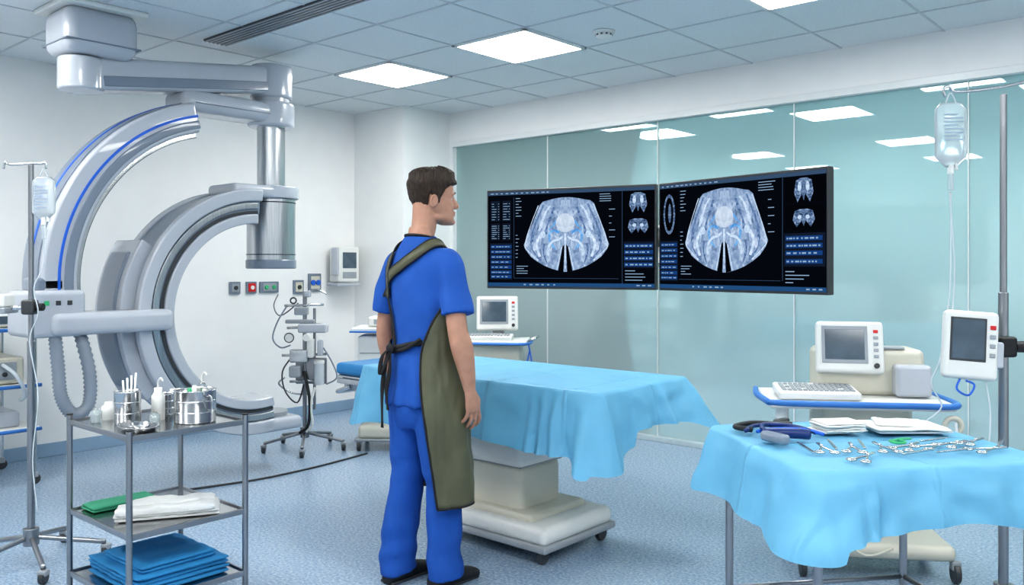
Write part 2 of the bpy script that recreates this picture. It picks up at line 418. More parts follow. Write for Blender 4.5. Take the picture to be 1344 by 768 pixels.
def big_monitor(loc, rz, W=1.155, Hh=.65, variant=0):
    g = grp('wall_display_monitor', loc, rz)
    box('bezel', g, (W/2, .025, Hh/2), (W, .05, Hh), m_dgrey, .006)
    box('back_cover', g, (W/2, .06, Hh/2), (W*.7, .04, Hh*.7), m_grey, .02)
    u = W/222; v = Hh/135
    def rects(name, lst, lay, mat):
        V = []; F = []
        for (a, b, c, d) in lst:
            k = len(V); y = -.0012*lay
            V += [(a*u, y, b*v), (c*u, y, b*v), (c*u, y, d*v), (a*u, y, d*v)]; F.append((k, k+1, k+2, k+3))
        mk(name, V, F, mat, g)
    rects('screen', [(2, 3, 220, 132)], 1, s_bg)
    rects('top_bar', [(2, 127.5, 220, 132)], 2, s_bar)
    rects('task_bar', [(2, 3, 220, 8)], 2, s_task)
    rnd = random.Random(3+variant)
    if variant == 0:
        rects('side_panels', [(5, 12, 36, 62), (182, 28, 219, 62)], 2, s_panel)
        bl = [(6, y, 35, y+4.4) for y in (14, 20, 27, 34, 41, 48, 55)] + [(183, y, 218, y+5) for y in (30, 38, 46, 54)]
        rects('thumb_bg', [(182, 98, 219, 126), (182, 66, 219, 95)], 2, s_dark)
        th = [(6, 92, 19, 120), (22, 92, 34, 120), (6, 66, 19, 89), (22, 66, 34, 89)]
        rects('dividers', [(180, 8, 180.6, 127), (38, 14, 176, 14.5), (38, 14, 38.5, 124)], 2, s_bar)
        cxs = 108; mcx = 200; tx0 = 40
    else:
        rects('side_panels', [(3, 12, 30, 62), (172, 30, 219, 66)], 2, s_panel)
        bl = [(4, y, 29, y+4.4) for y in (14, 20, 27, 34, 41, 48, 55)] + [(174, y, 216, y+5) for y in (33, 42, 50, 58)]
        rects('thumb_bg', [(173, 99, 218, 126), (173, 69, 218, 96)], 2, s_dark)
        rects('sagittal_bg', [(4, 66, 30, 124)], 2, s_dark)
        th = []
        rects('dividers', [(170, 14, 170.6, 127), (32, 14, 168, 14.5)], 2, s_bar)
        cxs = 97; mcx = 195; tx0 = 33
        P = [(9*cos(a), 25*sin(a)) for a in [2*pi*i/30 for i in range(30)]]
        o = polyplate('sagittal_scan', g, [(p[0]*u, p[1]*v) for p in P], 0, m_ct2); o.location = (17*u, -.0034, 95*v)
        P = [(6.5*cos(a), 21*sin(a)) for a in [2*pi*i/24 for i in range(24)]]
        o = polyplate('sagittal_core', g, [(p[0]*u, p[1]*v) for p in P], 0, s_dark); o.location = (17*u, -.0042, 95*v)
        P = [(2.4*cos(a), 12*sin(a)) for a in [2*pi*i/24 for i in range(24)]]
        o = polyplate('sagittal_spot', g, [(p[0]*u, p[1]*v) for p in P], 0, m_ct2); o.location = (18*u, -.005, 96*v)
    rects('blue_buttons', bl, 3, s_blue)
    if th: rects('scan_grid', th, 3, s_panel)
    t2 = []
    for (a, b, c, d) in th:
        for i in range(7):
            yy = b+2+i*(d-b-3)/7; t2.append((a+1.5, yy, a+1.5+rnd.uniform(3, 9), yy+.8)); t2.append((c-2.5, yy, c-1.2, yy+.8))
    if t2: rects('grid_text', t2, 4, s_text)
    tx = []
    for (a, b, c, d) in bl:
        p = a+1.5
        while p < c-4:
            w_ = rnd.uniform(1.5, 5); tx.append((p, b+1.5, min(p+w_, c-1), d-1.7)); p += w_+rnd.uniform(.8, 3)
    for i in range(12): tx.append((6+i*7, 129, 6+i*7+rnd.uniform(2.5, 5), 130.4))
    for i in range(6): tx.append((52+i*8, 4.8, 52+i*8+rnd.uniform(2, 5), 6.4))
    for i in range(3): tx.append((198+i*7, 4.8, 202+i*7, 6.4))
    for i in range(7):
        tx.append((tx0+1, 122-i*4, tx0+1+rnd.uniform(3, 9), 122.9-i*4))
        tx.append((tx0+1, 72-i*5, tx0+1+rnd.uniform(2, 5), 72.9-i*5))
    for i in range(4): tx.append((cxs+44, 124-i*3, cxs+44+rnd.uniform(8, 24), 124.9-i*3))
    for i in range(5): tx.append((cxs+56, 104-i*9, cxs+56+rnd.uniform(3, 8), 104.9-i*9))
    for i in range(4): tx.append((tx0+2, 30-i*3.2, tx0+rnd.uniform(8, 18), 30.9-i*3.2))
    for i in range(4): tx.append((184 if not variant else 174, 24-i*4, (184 if not variant else 174)+rnd.uniform(8, 28), 25-i*4))
    rects('interface_text', tx, 4, s_text)
    for j, (zc, hh) in enumerate(((112, 13), (82, 12))):
        P = [(-9, hh*.8), (-4, hh), (4, hh), (9, hh*.8), (11, -hh*.2), (7, -hh), (2, -hh*.3), (0, -hh*.9), (-2, -hh*.3), (-7, -hh), (-11, -hh*.2)]
        if j: P = [(p[0]*1.15, p[1]*.8) for p in P]
        o = polyplate('thumbnail_scan', g, [(p[0]*u, p[1]*v) for p in P], 0, m_ct2); o.location = (mcx*u, -.0034, zc*v)
        for s in (-1, 1):
            P = [(s*(4.5+2.2*cos(a)), (4 if j == 0 else 1)+(5 if j == 0 else 2.2)*sin(a)) for a in [2*pi*i/14 for i in range(14)]]
            o = polyplate('thumbnail_bone', g, [(p[0]*u, p[1]*v) for p in P], 0, m_ctb); o.location = (mcx*u, -.0046, zc*v)
    zc = 69
    P = [(-34, 44), (-30, 48)] + [(-30+60*i/12, 48+5*sin(pi*i/12)) for i in range(1, 12)] + [(32, 48), (37, 44), (56, -10), (53, -17), (46, -26), (38, -32), (28, -38), (18, -42), (4, -46), (-4, -46), (-18, -42), (-28, -38), (-38, -32), (-46, -26), (-53, -17), (-56, -10)]
    o = polyplate('ct_sector', g, [(p[0]*u, p[1]*v) for p in P], 0, m_ct); o.location = (cxs*u, -.0034, zc*v)
    def pl(nm, pts, lay, mat):
        q = polyplate(nm, g, [(p[0]*u, p[1]*v) for p in pts], 0, mat); q.location = (cxs*u, -.0012*lay, zc*v)
    def ribbon(nm, pts, w0, w1, lay, mat):
        pts = catmull([(a, b, 0) for a, b in pts], 6); A = []; B = []
        for i, p in enumerate(pts):
            t = (pts[min(i+1, len(pts)-1)]-pts[max(i-1, 0)]).normalized(); w_ = (w0+(w1-w0)*i/(len(pts)-1))*(.8+.7*noise.noise(Vector((i*.45, lay*3, 0)))+.2)
            A.append((p.x-t.y*w_/2, p.y+t.x*w_/2)); B.append((p.x+t.y*w_/2, p.y-t.x*w_/2))
        V = [(a[0]*u, 0, a[1]*v) for a in A]+[(b[0]*u, 0, b[1]*v) for b in B]; n_ = len(A)
        q = mk(nm, V, [(i, i+1, n_+i+1, n_+i) for i in range(n_-1)], mat, g); q.location = (cxs*u, -.0012*lay, zc*v)
    for s in (-1, 1):
        ribbon('iliac_crest', [(s*20, 42), (s*27, 32), (s*31, 20), (s*35, 9)], 2.2, 3.4, 4, m_ctb)
        ribbon('flank_muscle', [(s*29, 44), (s*36, 28), (s*42, 12), (s*45, -6)], 2.5, 3.5, 4.2, m_ctd)
        ribbon('inner_muscle', [(s*15, 40), (s*19, 28), (s*24, 16), (s*26, 4)], 3.0, 2.5, 4.4, m_ctd)
        ribbon('iliac_vessel', [(s*8, 6), (s*15, 9), (s*21, 5), (s*20, -6), (s*13, -16)], 3.4, 2.2, 5, m_ctc)
        ribbon('iliac_vessel', [(s*12, 22), (s*17, 15), (s*22, 10)], 2.4, 1.8, 5.1, m_ctc)
        ribbon('pubic_bone', [(s*3, 1), (s*9, -3), (s*16, -5), (s*22, -12), (s*23, -24)], 2.6, 3, 5.4, m_ctb)
        ribbon('femur', [(s*30, 4), (s*36, -2), (s*38, -12), (s*34, -26)], 3.6, 2.6, 4.6, m_ctb)
        ribbon('thigh_muscle', [(s*44, 2), (s*46, -8), (s*42, -20), (s*33, -31)], 2.2, 1.6, 4.5, m_ctd)
        ribbon('thigh_muscle', [(s*28, -8), (s*29, -20), (s*24, -36)], 2.4, 1.8, 4.55, m_ctd)
        ribbon('skin_line', [(s*36, 43), (s*46, 18), (s*54, -9), (s*50, -18), (s*36, -31)], 1.2, 1.2, 4.1, m_ctb)
        pl('femoral_head', [(s*30+4*cos(t), 4+4.6*sin(t)) for t in [2*pi*i/16 for i in range(16)]], 5.6, m_ctb)
        pl('thigh_gap', [(s*1.0, -9), (s*3.6, -13), (s*9.5, -44.5), (s*2.4, -46.5)], 6, s_dark)
        ribbon('thigh_edge', [(s*4.8, -13), (s*7.8, -28), (s*11, -43)], 1.2, 1.6, 6.2, m_ctb)
    pl('bladder', [(12.5*cos(t), 19+12.5*sin(t)) for t in [2*pi*i/28 for i in range(28)]], 6.4, m_ctg)
    ribbon('midline', [(0, 5), (0, -12), (0, -42)], 2.4, 1.4, 6.6, m_ctb)
    return g
v1 = Vector((-3.86, 4.14)); v2 = Vector((-2.755, 4.48)); v3 = Vector((-1.63, 4.25))
a1 = math.degrees(math.atan2(v2.y-v1.y, v2.x-v1.x)); a2 = math.degrees(math.atan2(v3.y-v2.y, v3.x-v2.x))
m1 = big_monitor((v1.x, v1.y, 1.256), a1, (v2-v1).length-.006, .65, 0)
m2 = big_monitor((v2.x+.01, v2.y, 1.256), a2, (v3-v2).length, .65, 1)
g = grp('monitor_wall_bracket')
tube('arm', g, [(-2.80, 4.55, 1.58), (-3.62, 5.86, 1.58)], .035, m_white, k=1, seg=16)
box('vesa_bar', g, (-2.76, 4.57, 1.58), (.7, .03, .12), m_grey, .005)
box('wall_plate', g, (-3.63, 5.895, 1.58), (.2, .03, .3), m_white, .005)

# ------------------------------------------------------------------ cloth drape
def drape(name, parent, x0, x1, y0, y1, z, dropf, flaref, amp, mat, seed=0, nf=26, M_=16):
    rc = .045; P = []
    def seg(ax, ay, bx, by, n, nx, ny):
        for i in range(n): t = i/n; P.append((ax+(bx-ax)*t, ay+(by-ay)*t, nx, ny, 0.))
    def cor(cx, cy, a0):
        for i in range(12):
            a = radians(a0+90*i/12); P.append((cx+rc*cos(a), cy+rc*sin(a), cos(a), sin(a), 1-abs(i-6)/6*.35))
    nx_ = int((x1-x0)/.014); ny_ = int((y1-y0)/.014)
    seg(x0+rc, y0, x1-rc, y0, nx_, 0, -1); cor(x1-rc, y0+rc, -90)
    seg(x1, y0+rc, x1, y1-rc, ny_, 1, 0); cor(x1-rc, y1-rc, 0)
    seg(x1-rc, y1, x0+rc, y1, nx_, 0, 1); cor(x0+rc, y1-rc, 90)
    seg(x0, y1-rc, x0, y0+rc, ny_, -1, 0); cor(x0+rc, y0+rc, 180)
    n = len(P); cxm = (x0+x1)/2; cym = (y0+y1)/2; rings = []
    for f in (.02, .1, .2, .3, .4, .5, .6, .7, .78, .84, .9, .94, .97, 1.):
        r = []
        for (px, py, a, b, c) in P:
            qx = cxm+(px-cxm)*f; qy = cym+(py-cym)*f
            r.append((qx, qy, z+.006*noise.noise(Vector((qx*7, qy*7, seed)))*(1-f**6)))
        rings.append(r)
    cor_pts = [(x0, y0), (x1, y0), (x1, y1), (x0, y1)]
    for j in range(1, M_+1):
        s = j/M_; r = []
        for i, (px, py, a, b, c) in enumerate(P):
            dc = min(math.hypot(px-q[0], py-q[1]) for q in cor_pts); k = math.exp(-(dc/.11)**2)
            dr = dropf(px, py, k); fl = flaref(px, py, k)
            ph = i/n*2*pi
            w = sin(ph*nf/2+2.2*noise.noise(Vector((ph*1.5, seed, 0)))*3) * (.5+.5*noise.noise(Vector((ph*3, seed+4, 0)))*1.5)
            w += .7*sin(ph*nf*1.3+4*noise.noise(Vector((ph*4, seed, s))))*max(0, noise.noise(Vector((ph*2.2, seed+9, 0))))*2
            out = .012*min(1, s*5) + fl*s**1.15 + amp*w*s**.8 + .010*noise.noise(Vector((px*9, py*9, s*3+seed)))
            out = max(out, .004)
            zz = z - dr*s if j > 1 else z-dr*s*.8
            r.append((px+a*out, py+b*out, zz))
        rings.append(r)
    V, F = loftvf(rings, caps=False); F.append(tuple(range(n)))
    o = mk(name, V, F, mat, parent, smooth=True)
    sm = o.modifiers.new('sm', 'SMOOTH'); sm.factor = .4; sm.iterations = 2
    return o

# ------------------------------------------------------------------ operating table
g = grp('operating_table')
def dropO(x, y, k):
    base = .285
    if y > 3.5: base = .22
    if x > -2.15: base = .20
    if x > -2.4 and y < 3.2: base = max(base, .26)
    if x > -2.3 and y < 3.2: return base+.09*k
    return base+.05*k+.015*sin(x*7)
def flO(x, y, k):
    if x > -2.4 and y > 3.45: return .06+.10*k
    return .03+.05*k
drape('surgical_drape', g, -3.74, -2.12, 2.98, 3.74, .855, dropO, flO, .030, m_drape, seed=2, nf=44)
box('mattress', g, (-3.12, 3.36, .805), (1.88, .62, .07), m_mat, .025)
box('table_top', g, (-3.12, 3.36, .755), (1.86, .60, .03), m_steel, .008)
box('side_rail_near', g, (-3.12, 3.04, .74), (1.8, .012, .03), m_steel, .003)
box('side_rail_far', g, (-3.12, 3.68, .74), (1.8, .012, .03), m_steel, .003)
box('head_section', g, (-3.86, 3.34, .705), (.40, .46, .06), m_lgrey, .02)
box('head_bracket', g, (-3.84, 3.28, .635), (.26, .30, .08), m_grey, .02)
tube('head_handle', g, [(-3.98, 3.1, .70), (-4.10, 3.1, .66), (-4.12, 3.3, .655), (-4.10, 3.5, .66), (-3.98, 3.5, .70)], .012, m_steel)
box('column_head', g, (-2.95, 3.32, .70), (.62, .46, .08), m_white, .02)
box('column_upper', g, (-2.95, 3.29, .545), (.56, .38, .25), m_white, .035)
box('column_seam', g, (-2.95, 3.31, .42), (.49, .33, .02), m_grey, .003)
box('column_lower', g, (-2.95, 3.31, .285), (.48, .32, .27), m_beige, .035)
box('base', g, (-2.87, 3.33, .135), (.78, .56, .09), m_white, .035)
box('base_step', g, (-2.90, 3.32, .185), (.60, .44, .05), m_beige, .02)
box('base_skirt', g, (-2.87, 3.33, .082), (.80, .58, .035), m_grey, .012)
for sx, sy in ((-3.20, 3.10), (-2.53, 3.10), (-2.53, 3.57), (-3.20, 3.57)):
    caster(g, sx, sy, .038)

# ------------------------------------------------------------------ instrument table
IT = grp('instrument_table', (-.94, 2.735, 0), 51)
def dropI(x, y, k): return .165+.03*k+.012*sin(x*11+y*7) + (.035 if x < -.3 else 0)
def flI(x, y, k): return .025+.04*k + (.01 if x < -.3 else 0)
drape('surgical_drape', IT, -.365, .40, -.345, .345, .85, dropI, flI, .018, m_drape, seed=9, nf=26)
box('top_plate', IT, (.0175, 0, .825), (.70, .64, .03), m_steel, .004)
for sx in (-.31, .345):
    for sy in (-.29, .29):
        cyl('leg', IT, (sx, sy, .05), (sx, sy, .82), .013, m_pole)
        cyl('foot', IT, (sx, sy, 0), (sx, sy, .06), .018, m_black)
tube('lower_bar', IT, [(-.31, -.29, .30), (-.31, .29, .30)], .009, m_pole, k=1)
tube('lower_bar_end', IT, [(.345, -.29, .30), (.345, .29, .30)], .009, m_pole, k=1)
tube('lower_bar_long', IT, [(-.31, .29, .30), (.345, .29, .30)], .009, m_pole, k=1)

S = grp('surgical_instrument_set', (-.94, 2.735, .8595), 51)
def forceps(x, y, a, L=.15, op=.020):
    c, s = cos(radians(a)), sin(radians(a))
    def T(p, z=.003): return (x+p[0]*c-p[1]*s, y+p[0]*s+p[1]*c, z)
    for q in (-1, 1):
        tube('shaft', S, [T((-L*.42, q*op)), T((-L*.1, q*op*.4)), T((L*.15, 0)), T((L*.5, -q*op*.15))], .0033, m_steel, seg=8)
        torus('finger_ring', S, T((-L*.50, q*(op+.002))), .0125, .003, m_steel)
    cyl('pivot', S, T((L*.12, 0), .0), T((L*.12, 0), .010), .005, m_steel, seg=12)
def blade(x, y, a, L, mat=None):
    box('scalpel_handle', S, (x, y, .005), (L, .009, .005), mat or m_steel, .001, rot=(0, 0, a))
    c, s = cos(radians(a)), sin(radians(a))
    box('scalpel_blade', S, (x+c*L*.6, y+s*L*.6, .005), (L*.25, .007, .002), m_steel, .0005, rot=(0, 0, a))
rnd = random.Random(5)
for i, (x, y, a) in enumerate([(-.20, -.12, 72), (-.11, -.13, 64), (-.02, -.14, 78), (.07, -.14, 34), (.15, -.15, 20), (.23, -.13, 26), (.31, -.11, 30), (-.14, -.25, 40), (.28, -.22, 12)]):
    forceps(x, y, a, .13, rnd.uniform(.014, .022))
for (x, y, a, L) in [(-.255, -.13, 80, .12), (-.155, -.10, 70, .12), (-.065, -.11, 66, .11), (.03, -.23, 20, .12), (.15, -.23, 12, .13), (.36, -.16, 45, .11), (.19, -.08, 15, .10)]:
    blade(x, y, a, L)
torus('green_ring', S, (.07, -.085, .004), .022, .004, m_green)
tube('green_strip', S, [(.05, -.085, .006), (.09, -.065, .007), (.13, -.06, .006)], .004, m_green)
S2 = grp('endoscope_cable_set', (-.94, 2.735, .8595), 51)
tube('cable_coil', S2, [(-.33, .12, .012), (-.25, .2, .012), (-.15, .15, .014), (-.18, .07, .012), (-.28, .08, .02), (-.25, .15, .024), (-.16, .12, .02), (-.12, .06, .01)], .007, m_navy)
tube('cable_coil', S2, [(-.30, .10, .012), (-.22, .13, .012), (-.14, .09, .014), (-.11, .03, .010)], .006, m_blue)
tube('scope_handle', S2, [(-.31, .04, .018), (-.24, .02, .02), (-.17, .01, .015)], .016, m_navy, seg=12)
box('probe_handle', S2, (-.30, -.02, .016), (.035, .10, .032), m_mgrey, .012, rot=(0, 0, 20))
tube('probe_lead', S2, [(-.30, .14, .01), (-.33, .2, .01), (-.25, .25, .01), (-.18, .22, .01)], .009, m_black)
box('clip', S2, (-.17, .20, .012), (.08, .03, .02), m_dgrey, .006)
box('clip', S2, (-.14, .25, .012), (.07, .025, .02), m_dgrey, .006, rot=(0, 0, 30))
def folded(name, parent, c, s, mat, layers=4, seed=0):
    g2 = parent; r = random.Random(seed)
    V = []; F = []
    nx, ny = 18, 10; t = s[2]/layers
    for l in range(layers):
        ox, oy = r.uniform(-.006, .006), r.uniform(-.006, .006)
        rings = []
        for i in range(nx+1):
            u = -s[0]/2+s[0]*i/nx; ring = []
            m_ = 24
            for j in range(m_):
                a = 2*pi*j/m_
                yy = s[1]/2*(abs(cos(a))**.35)*(1 if cos(a) > 0 else -1)
                zz = t*.5*(abs(sin(a))**.5)*(1 if sin(a) > 0 else -1)
                w = .35*t*noise.noise(Vector((u*18, yy*18, seed+l)))
                e = 1 if 0 < i < nx else .55
                ring.append((u+ox, yy*(1-.02*(1-e))+oy+.004*noise.noise(Vector((u*14, seed, l))), t*(l+.5)+zz*e+w*(1 if l or sin(a) > 0 else 0)))
            rings.append(ring)
        v, f = loftvf(rings); k = len(V); V += v; F += [tuple(q+k for q in ff) for ff in f]
    o = mk(name, V, F, mat, g2, smooth=True); o.location = c
    return o
gz = grp('gauze_stack', (-.94, 2.735, .860), 51); folded('gauze', gz, (-.01, .12, 0), (.14, .11, .034), m_whitecloth, 6, 1)
tw = grp('white_towel', (-.94, 2.735, .860), 51); o = folded('towel', tw, (.215, .10, 0), (.24, .17, .020), m_whitecloth, 2, 2); o.rotation_euler = (0, 0, radians(-8))
o = folded('towel_top', tw, (.20, .10, .019), (.15, .12, .012), m_whitecloth, 1, 3); o.rotation_euler = (0, 0, radians(-25))

# ------------------------------------------------------------------ steel trolley
g = grp('stainless_steel_trolley')
X0, X1, Y0, Y1 = -3.61, -3.08, 1.40, 1.87
for z in (.77, .41, .16):
    box('shelf', g, ((X0+X1)/2, (Y0+Y1)/2, z), (X1-X0, Y1-Y0, .012), m_steel, .003)
    for a, b, c, d in ((X0, Y0, X1, Y0), (X1, Y0, X1, Y1), (X1, Y1, X0, Y1), (X0, Y1, X0, Y0)):
        box('shelf_lip', g, ((a+c)/2, (b+d)/2, z+.002), (abs(c-a)+.01, abs(d-b)+.01, .022), m_pole, .003)
for a in (X0, X1):
    for b in (Y0, Y1):
        cyl('post', g, (a, b, .07), (a, b, .80), .0115, m_pole)
        cyl('post_cap', g, (a, b, .80), (a, b, .806), .013, m_black)
        caster(g, a, b, .033)
TZ = .7765
def canister(x, y, r, h, name='steel_canister', z=TZ):
    q = grp(name, (x, y, z))
    lathe('body', q, [(.001, 0), (r*.95, 0), (r, .004), (r, h), (r*1.04, h+.003), (r*.96, h+.005), (r*.94, h-.002), (r*.94, h*.4), (.001, h*.4)], (0, 0, 0), m_steel)
    torus('band', q, (0, 0, h*.35), r+.001, .0018, m_steel)
    torus('band', q, (0, 0, h*.7), r+.001, .0018, m_steel)
    return q
c1 = canister(-3.38, 1.53, .050, .125)
for i in range(4):
    tube('tool', c1, [(.01*i-.015, .005*i, .02), (.012*i-.02, .012*i-.01, .17+.01*i)], .004, m_white, k=1)
c2 = canister(-3.22, 1.73, .080, .125, name='steel_basin_pot')
tube('pot_handle', c2, [(.080, .0, .105), (.115, .005, .11), (.115, .01, .06), (.080, .01, .055)], .004, m_steel)
for i in range(5):
    tube('green_tool', c2, [(.022*i-.045, 0, .05), (.022*i-.05, .01*i-.02, .12+.012*(i % 3))], .008, m_green if i % 2 else m_white, k=1)
c3 = canister(-3.47, 1.72, .045, .085)
kd = grp('kidney_dish', (-3.20, 1.49, TZ))
lathe('dish', kd, [(.001, 0), (.07, 0), (.085, .02), (.088, .022), (.082, .022), (.066, .004), (.001, .004)], (0, 0, 0), m_steel)
kd.scale = (1.1, .8, 1)
lathe('small_bowl', kd, [(.001, .004), (.03, .004), (.04, .03), (.042, .03), (.03, .008), (.001, .008)], (.02, 0, 0), m_steel)
for i, (x, y, r, h) in enumerate([(-3.53, 1.52, .026, .07), (-3.48, 1.45, .022, .06), (-3.37, 1.65, .026, .13), (-3.33, 1.82, .024, .14), (-3.55, 1.81, .03, .09), (-3.30, 1.60, .022, .045)]):
    q = grp('specimen_jar', (x, y, TZ))
    lathe('glass', q, [(.001, 0), (r, 0), (r, h*.75), (r*.6, h*.85), (r*.6, h), (r*.5, h), (r*.5, h*.85), (r*.9, h*.72), (r*.9, .004), (.001, .004)], (0, 0, 0), m_glassjar if i % 2 else m_white)
    if i in (2, 3): tube('spout', q, [(0, 0, h), (0, 0, h+.02), (.02, 0, h+.04), (.04, 0, h+.03)], .004, m_white)
tw = grp('folded_green_cloth', (-3.53, 1.56, .419)); folded('cloth', tw, (0, 0, 0), (.12, .26, .022), m_greencloth, 2, 5)
tw = grp('folded_white_towel', (-3.265, 1.64, .419), 60); folded('cloth', tw, (0, 0, 0), (.38, .19, .028), m_whitecloth, 2, 6)
o = folded('cloth_top', tw, (.02, .01, .027), (.32, .10, .030), m_whitecloth, 1, 7)
o = folded('cloth_roll', tw, (.0, -.08, .024), (.36, .07, .03), m_whitecloth, 1, 8)
tw = grp('folded_blue_drape', (-3.33, 1.635, .169), 0); folded('cloth', tw, (0, 0, 0), (.42, .38, .075), m_bluecloth, 4, 9)
folded('cloth_top', tw, (.03, -.01, .075), (.32, .30, .03), m_bluecloth, 2, 10)

# ------------------------------------------------------------------ IV stands
def iv_bag(parent, x, y, ztop, w=.11, h=.20, hang=.04):
    rings = []
    for i in range(21):
        t = i/20; zz = ztop-h*t
        ww = w/2*((.66+t*3.4) if t < .10 else (1 if t < .84 else 1-(t-.84)*4.2))
        th = (.020*sin(pi*min(1, max(.08, t*.8+.14)))+.003)*(1 if t < .9 else .7)
        rings.append([(x+ww*math.copysign(abs(cos(a))**.6, cos(a)), y+th*sin(a), zz) for a in [2*pi*j/24 for j in range(24)]])
    V, F = loftvf(rings); mk('iv_bag', V, F, m_bag, parent, smooth=True)
    tube('hanger_loop', parent, [(x-.02, y, ztop), (x, y, ztop+hang), (x+.02, y, ztop)], .003, m_tube)
    V = []; F = []
    for i in range(8):
        k = len(V); zz = ztop-.05-.014*i; q = w*.3*(1 if i % 3 else .7)
        V += [(x-w*.3, y-.0265, zz), (x-w*.3+2*q, y-.0265, zz), (x-w*.3+2*q, y-.0265, zz+.005), (x-w*.3, y-.0265, zz+.005)]; F.append((k, k+1, k+2, k+3))
    mk('label_print', V, F, m_label, parent)
    cyl('port', parent, (x, y, ztop-h-.025), (x, y, ztop-h+.01), .012, m_white, seg=16)
    cyl('port', parent, (x+.022, y, ztop-h-.01), (x+.018, y, ztop-h+.02), .007, m_white, seg=12)
    cyl('drip_chamber', parent, (x, y, ztop-h-.09), (x, y, ztop-h-.025), .011, m_bag, seg=16)
def stand_base(parent, R=.30, n=5, a0=0):
    for i in range(n):
        a = radians(a0+360*i/n)
        tube('base_leg', parent, [(0, 0, .13), (R*.5*cos(a), R*.5*sin(a), .10), (R*cos(a), R*sin(a), .07)], .012, m_pole)
        caster(parent, R*cos(a), R*sin(a), .028)
    cyl('hub', parent, (0, 0, .09), (0, 0, .17), .035, m_pole)
g = grp('iv_drip_stand', (-4.34, 1.51, 0), 41.3)
cyl('pole', g, (0, 0, .1), (0, 0, 1.88), .0125, m_pole)
cyl('lower_sleeve', g, (0, 0, .1), (0, 0, 1.05), .017, m_pole)
stand_base(g, .32, 5, 20)
tube('hook_bar', g, [(-.13, 0, 1.86), (-.12, 0, 1.895), (-.1, 0, 1.88), (0, 0, 1.885), (.05, 0, 1.885), (.068, 0, 1.89), (.07, 0, 1.86)], .005, m_steel)
iv_bag(g, .065, -.01, 1.82, .11, .20)
tube('iv_line', g, [(.065, -.01, 1.54), (.06, -.01, 1.4), (.03, -.03, 1.3), (.05, -.03, 1.18), (.01, -.03, 1.05), (.05, -.03, .8), (.03, -.04, .5), (.06, -.05, .25)], .0028, m_tube)
box('pole_clamp', g, (0, -.01, 1.21), (.06, .06, .07), m_dgrey, .012)
tube('clamp_arm', g, [(-.18, 0, 1.20), (0, 0, 1.21)], .01, m_steel, k=1)
cyl('clamp_knob', g, (.03, -.01, 1.21), (.065, -.01, 1.21), .018, m_black)
box('infusion_shelf', g, (-.17, .0, 1.195), (.16, .12, .03), m_grey, .008)
box('infusion_device', g, (-.17, .0, 1.24), (.14, .10, .06), m_white, .01)

g = grp('iv_drip_stand', (-.744, 3.74, 0), 41.3)
cyl('pole', g, (0, 0, .1), (0, 0, 2.07), .0125, m_pole)
cyl('lower_sleeve', g, (0, 0, .1), (0, 0, 1.30), .018, m_pole)
stand_base(g, .26, 5, 54)
tube('hook_bar', g, [(-.225, 0, 2.06), (-.235, 0, 2.09), (-.21, 0, 2.10), (-.19, 0, 2.08), (-.1, 0, 2.085), (0, 0, 2.10), (.1, 0, 2.12), (.2, 0, 2.14), (.22, 0, 2.11)], .006, m_steel)
iv_bag(g, -.205, -.0, 2.035, .125, .25)
tube('iv_line', g, [(-.205, 0, 1.69), (-.205, 0, 1.5), (-.22, -.02, 1.3), (-.26, -.03, 1.05), (-.29, -.02, .95), (-.25, -.02, .86), (-.3, 0, .80)], .003, m_tube)
tube('iv_line', g, [(-.21, 0, 1.69), (-.19, 0, 1.4), (-.20, .0, 1.2)], .003, m_tube)
box('clamp', g, (0, -.01, 1.09), (.07, .06, .08), m_black, .012)
cyl('clamp_knob', g, (.03, -.02, 1.09), (.07, -.02, 1.09), .022, m_black)
tube('clamp_link', g, [(-.09, -.05, 1.09), (0, -.01, 1.09)], .014, m_dgrey, k=1)
pm = grp('patient_monitor'); pm.parent = g; pm.location = (-.165, -.06, 1.10); pm.rotation_euler = (radians(-8), radians(4), radians(-14))
box('housing', pm, (0, 0, 0), (.19, .06, .26), m_white, .018)
box('rear_cover', pm, (0, .04, 0), (.14, .05, .2), m_beige, .015)
box('screen_bezel', pm, (-.012, -.031, .02), (.125, .004, .165), m_dgrey, .004)
box('screen', pm, (-.012, -.034, .02), (.112, .003, .15), m_screenoff, .003)
for i in range(4): box('button', pm, (.072, -.032, .07-.035*i), (.02, .005, .016), m_grey if i else m_red, .002)
box('side_module', pm, (.10, 0, -.03), (.03, .05, .10), m_lgrey, .01)
tube('lead', pm, [(-.03, -.01, -.13), (-.04, -.01, -.17), (-.0, -.01, -.19), (.02, -.01, -.15), (-.01, -.01, -.135)], .004, m_blue)
tube('lead', pm, [(.06, 0, -.13), (.08, 0, -.25), (.07, 0, -.42), (.0, 0, -.47)], .003, m_tube)

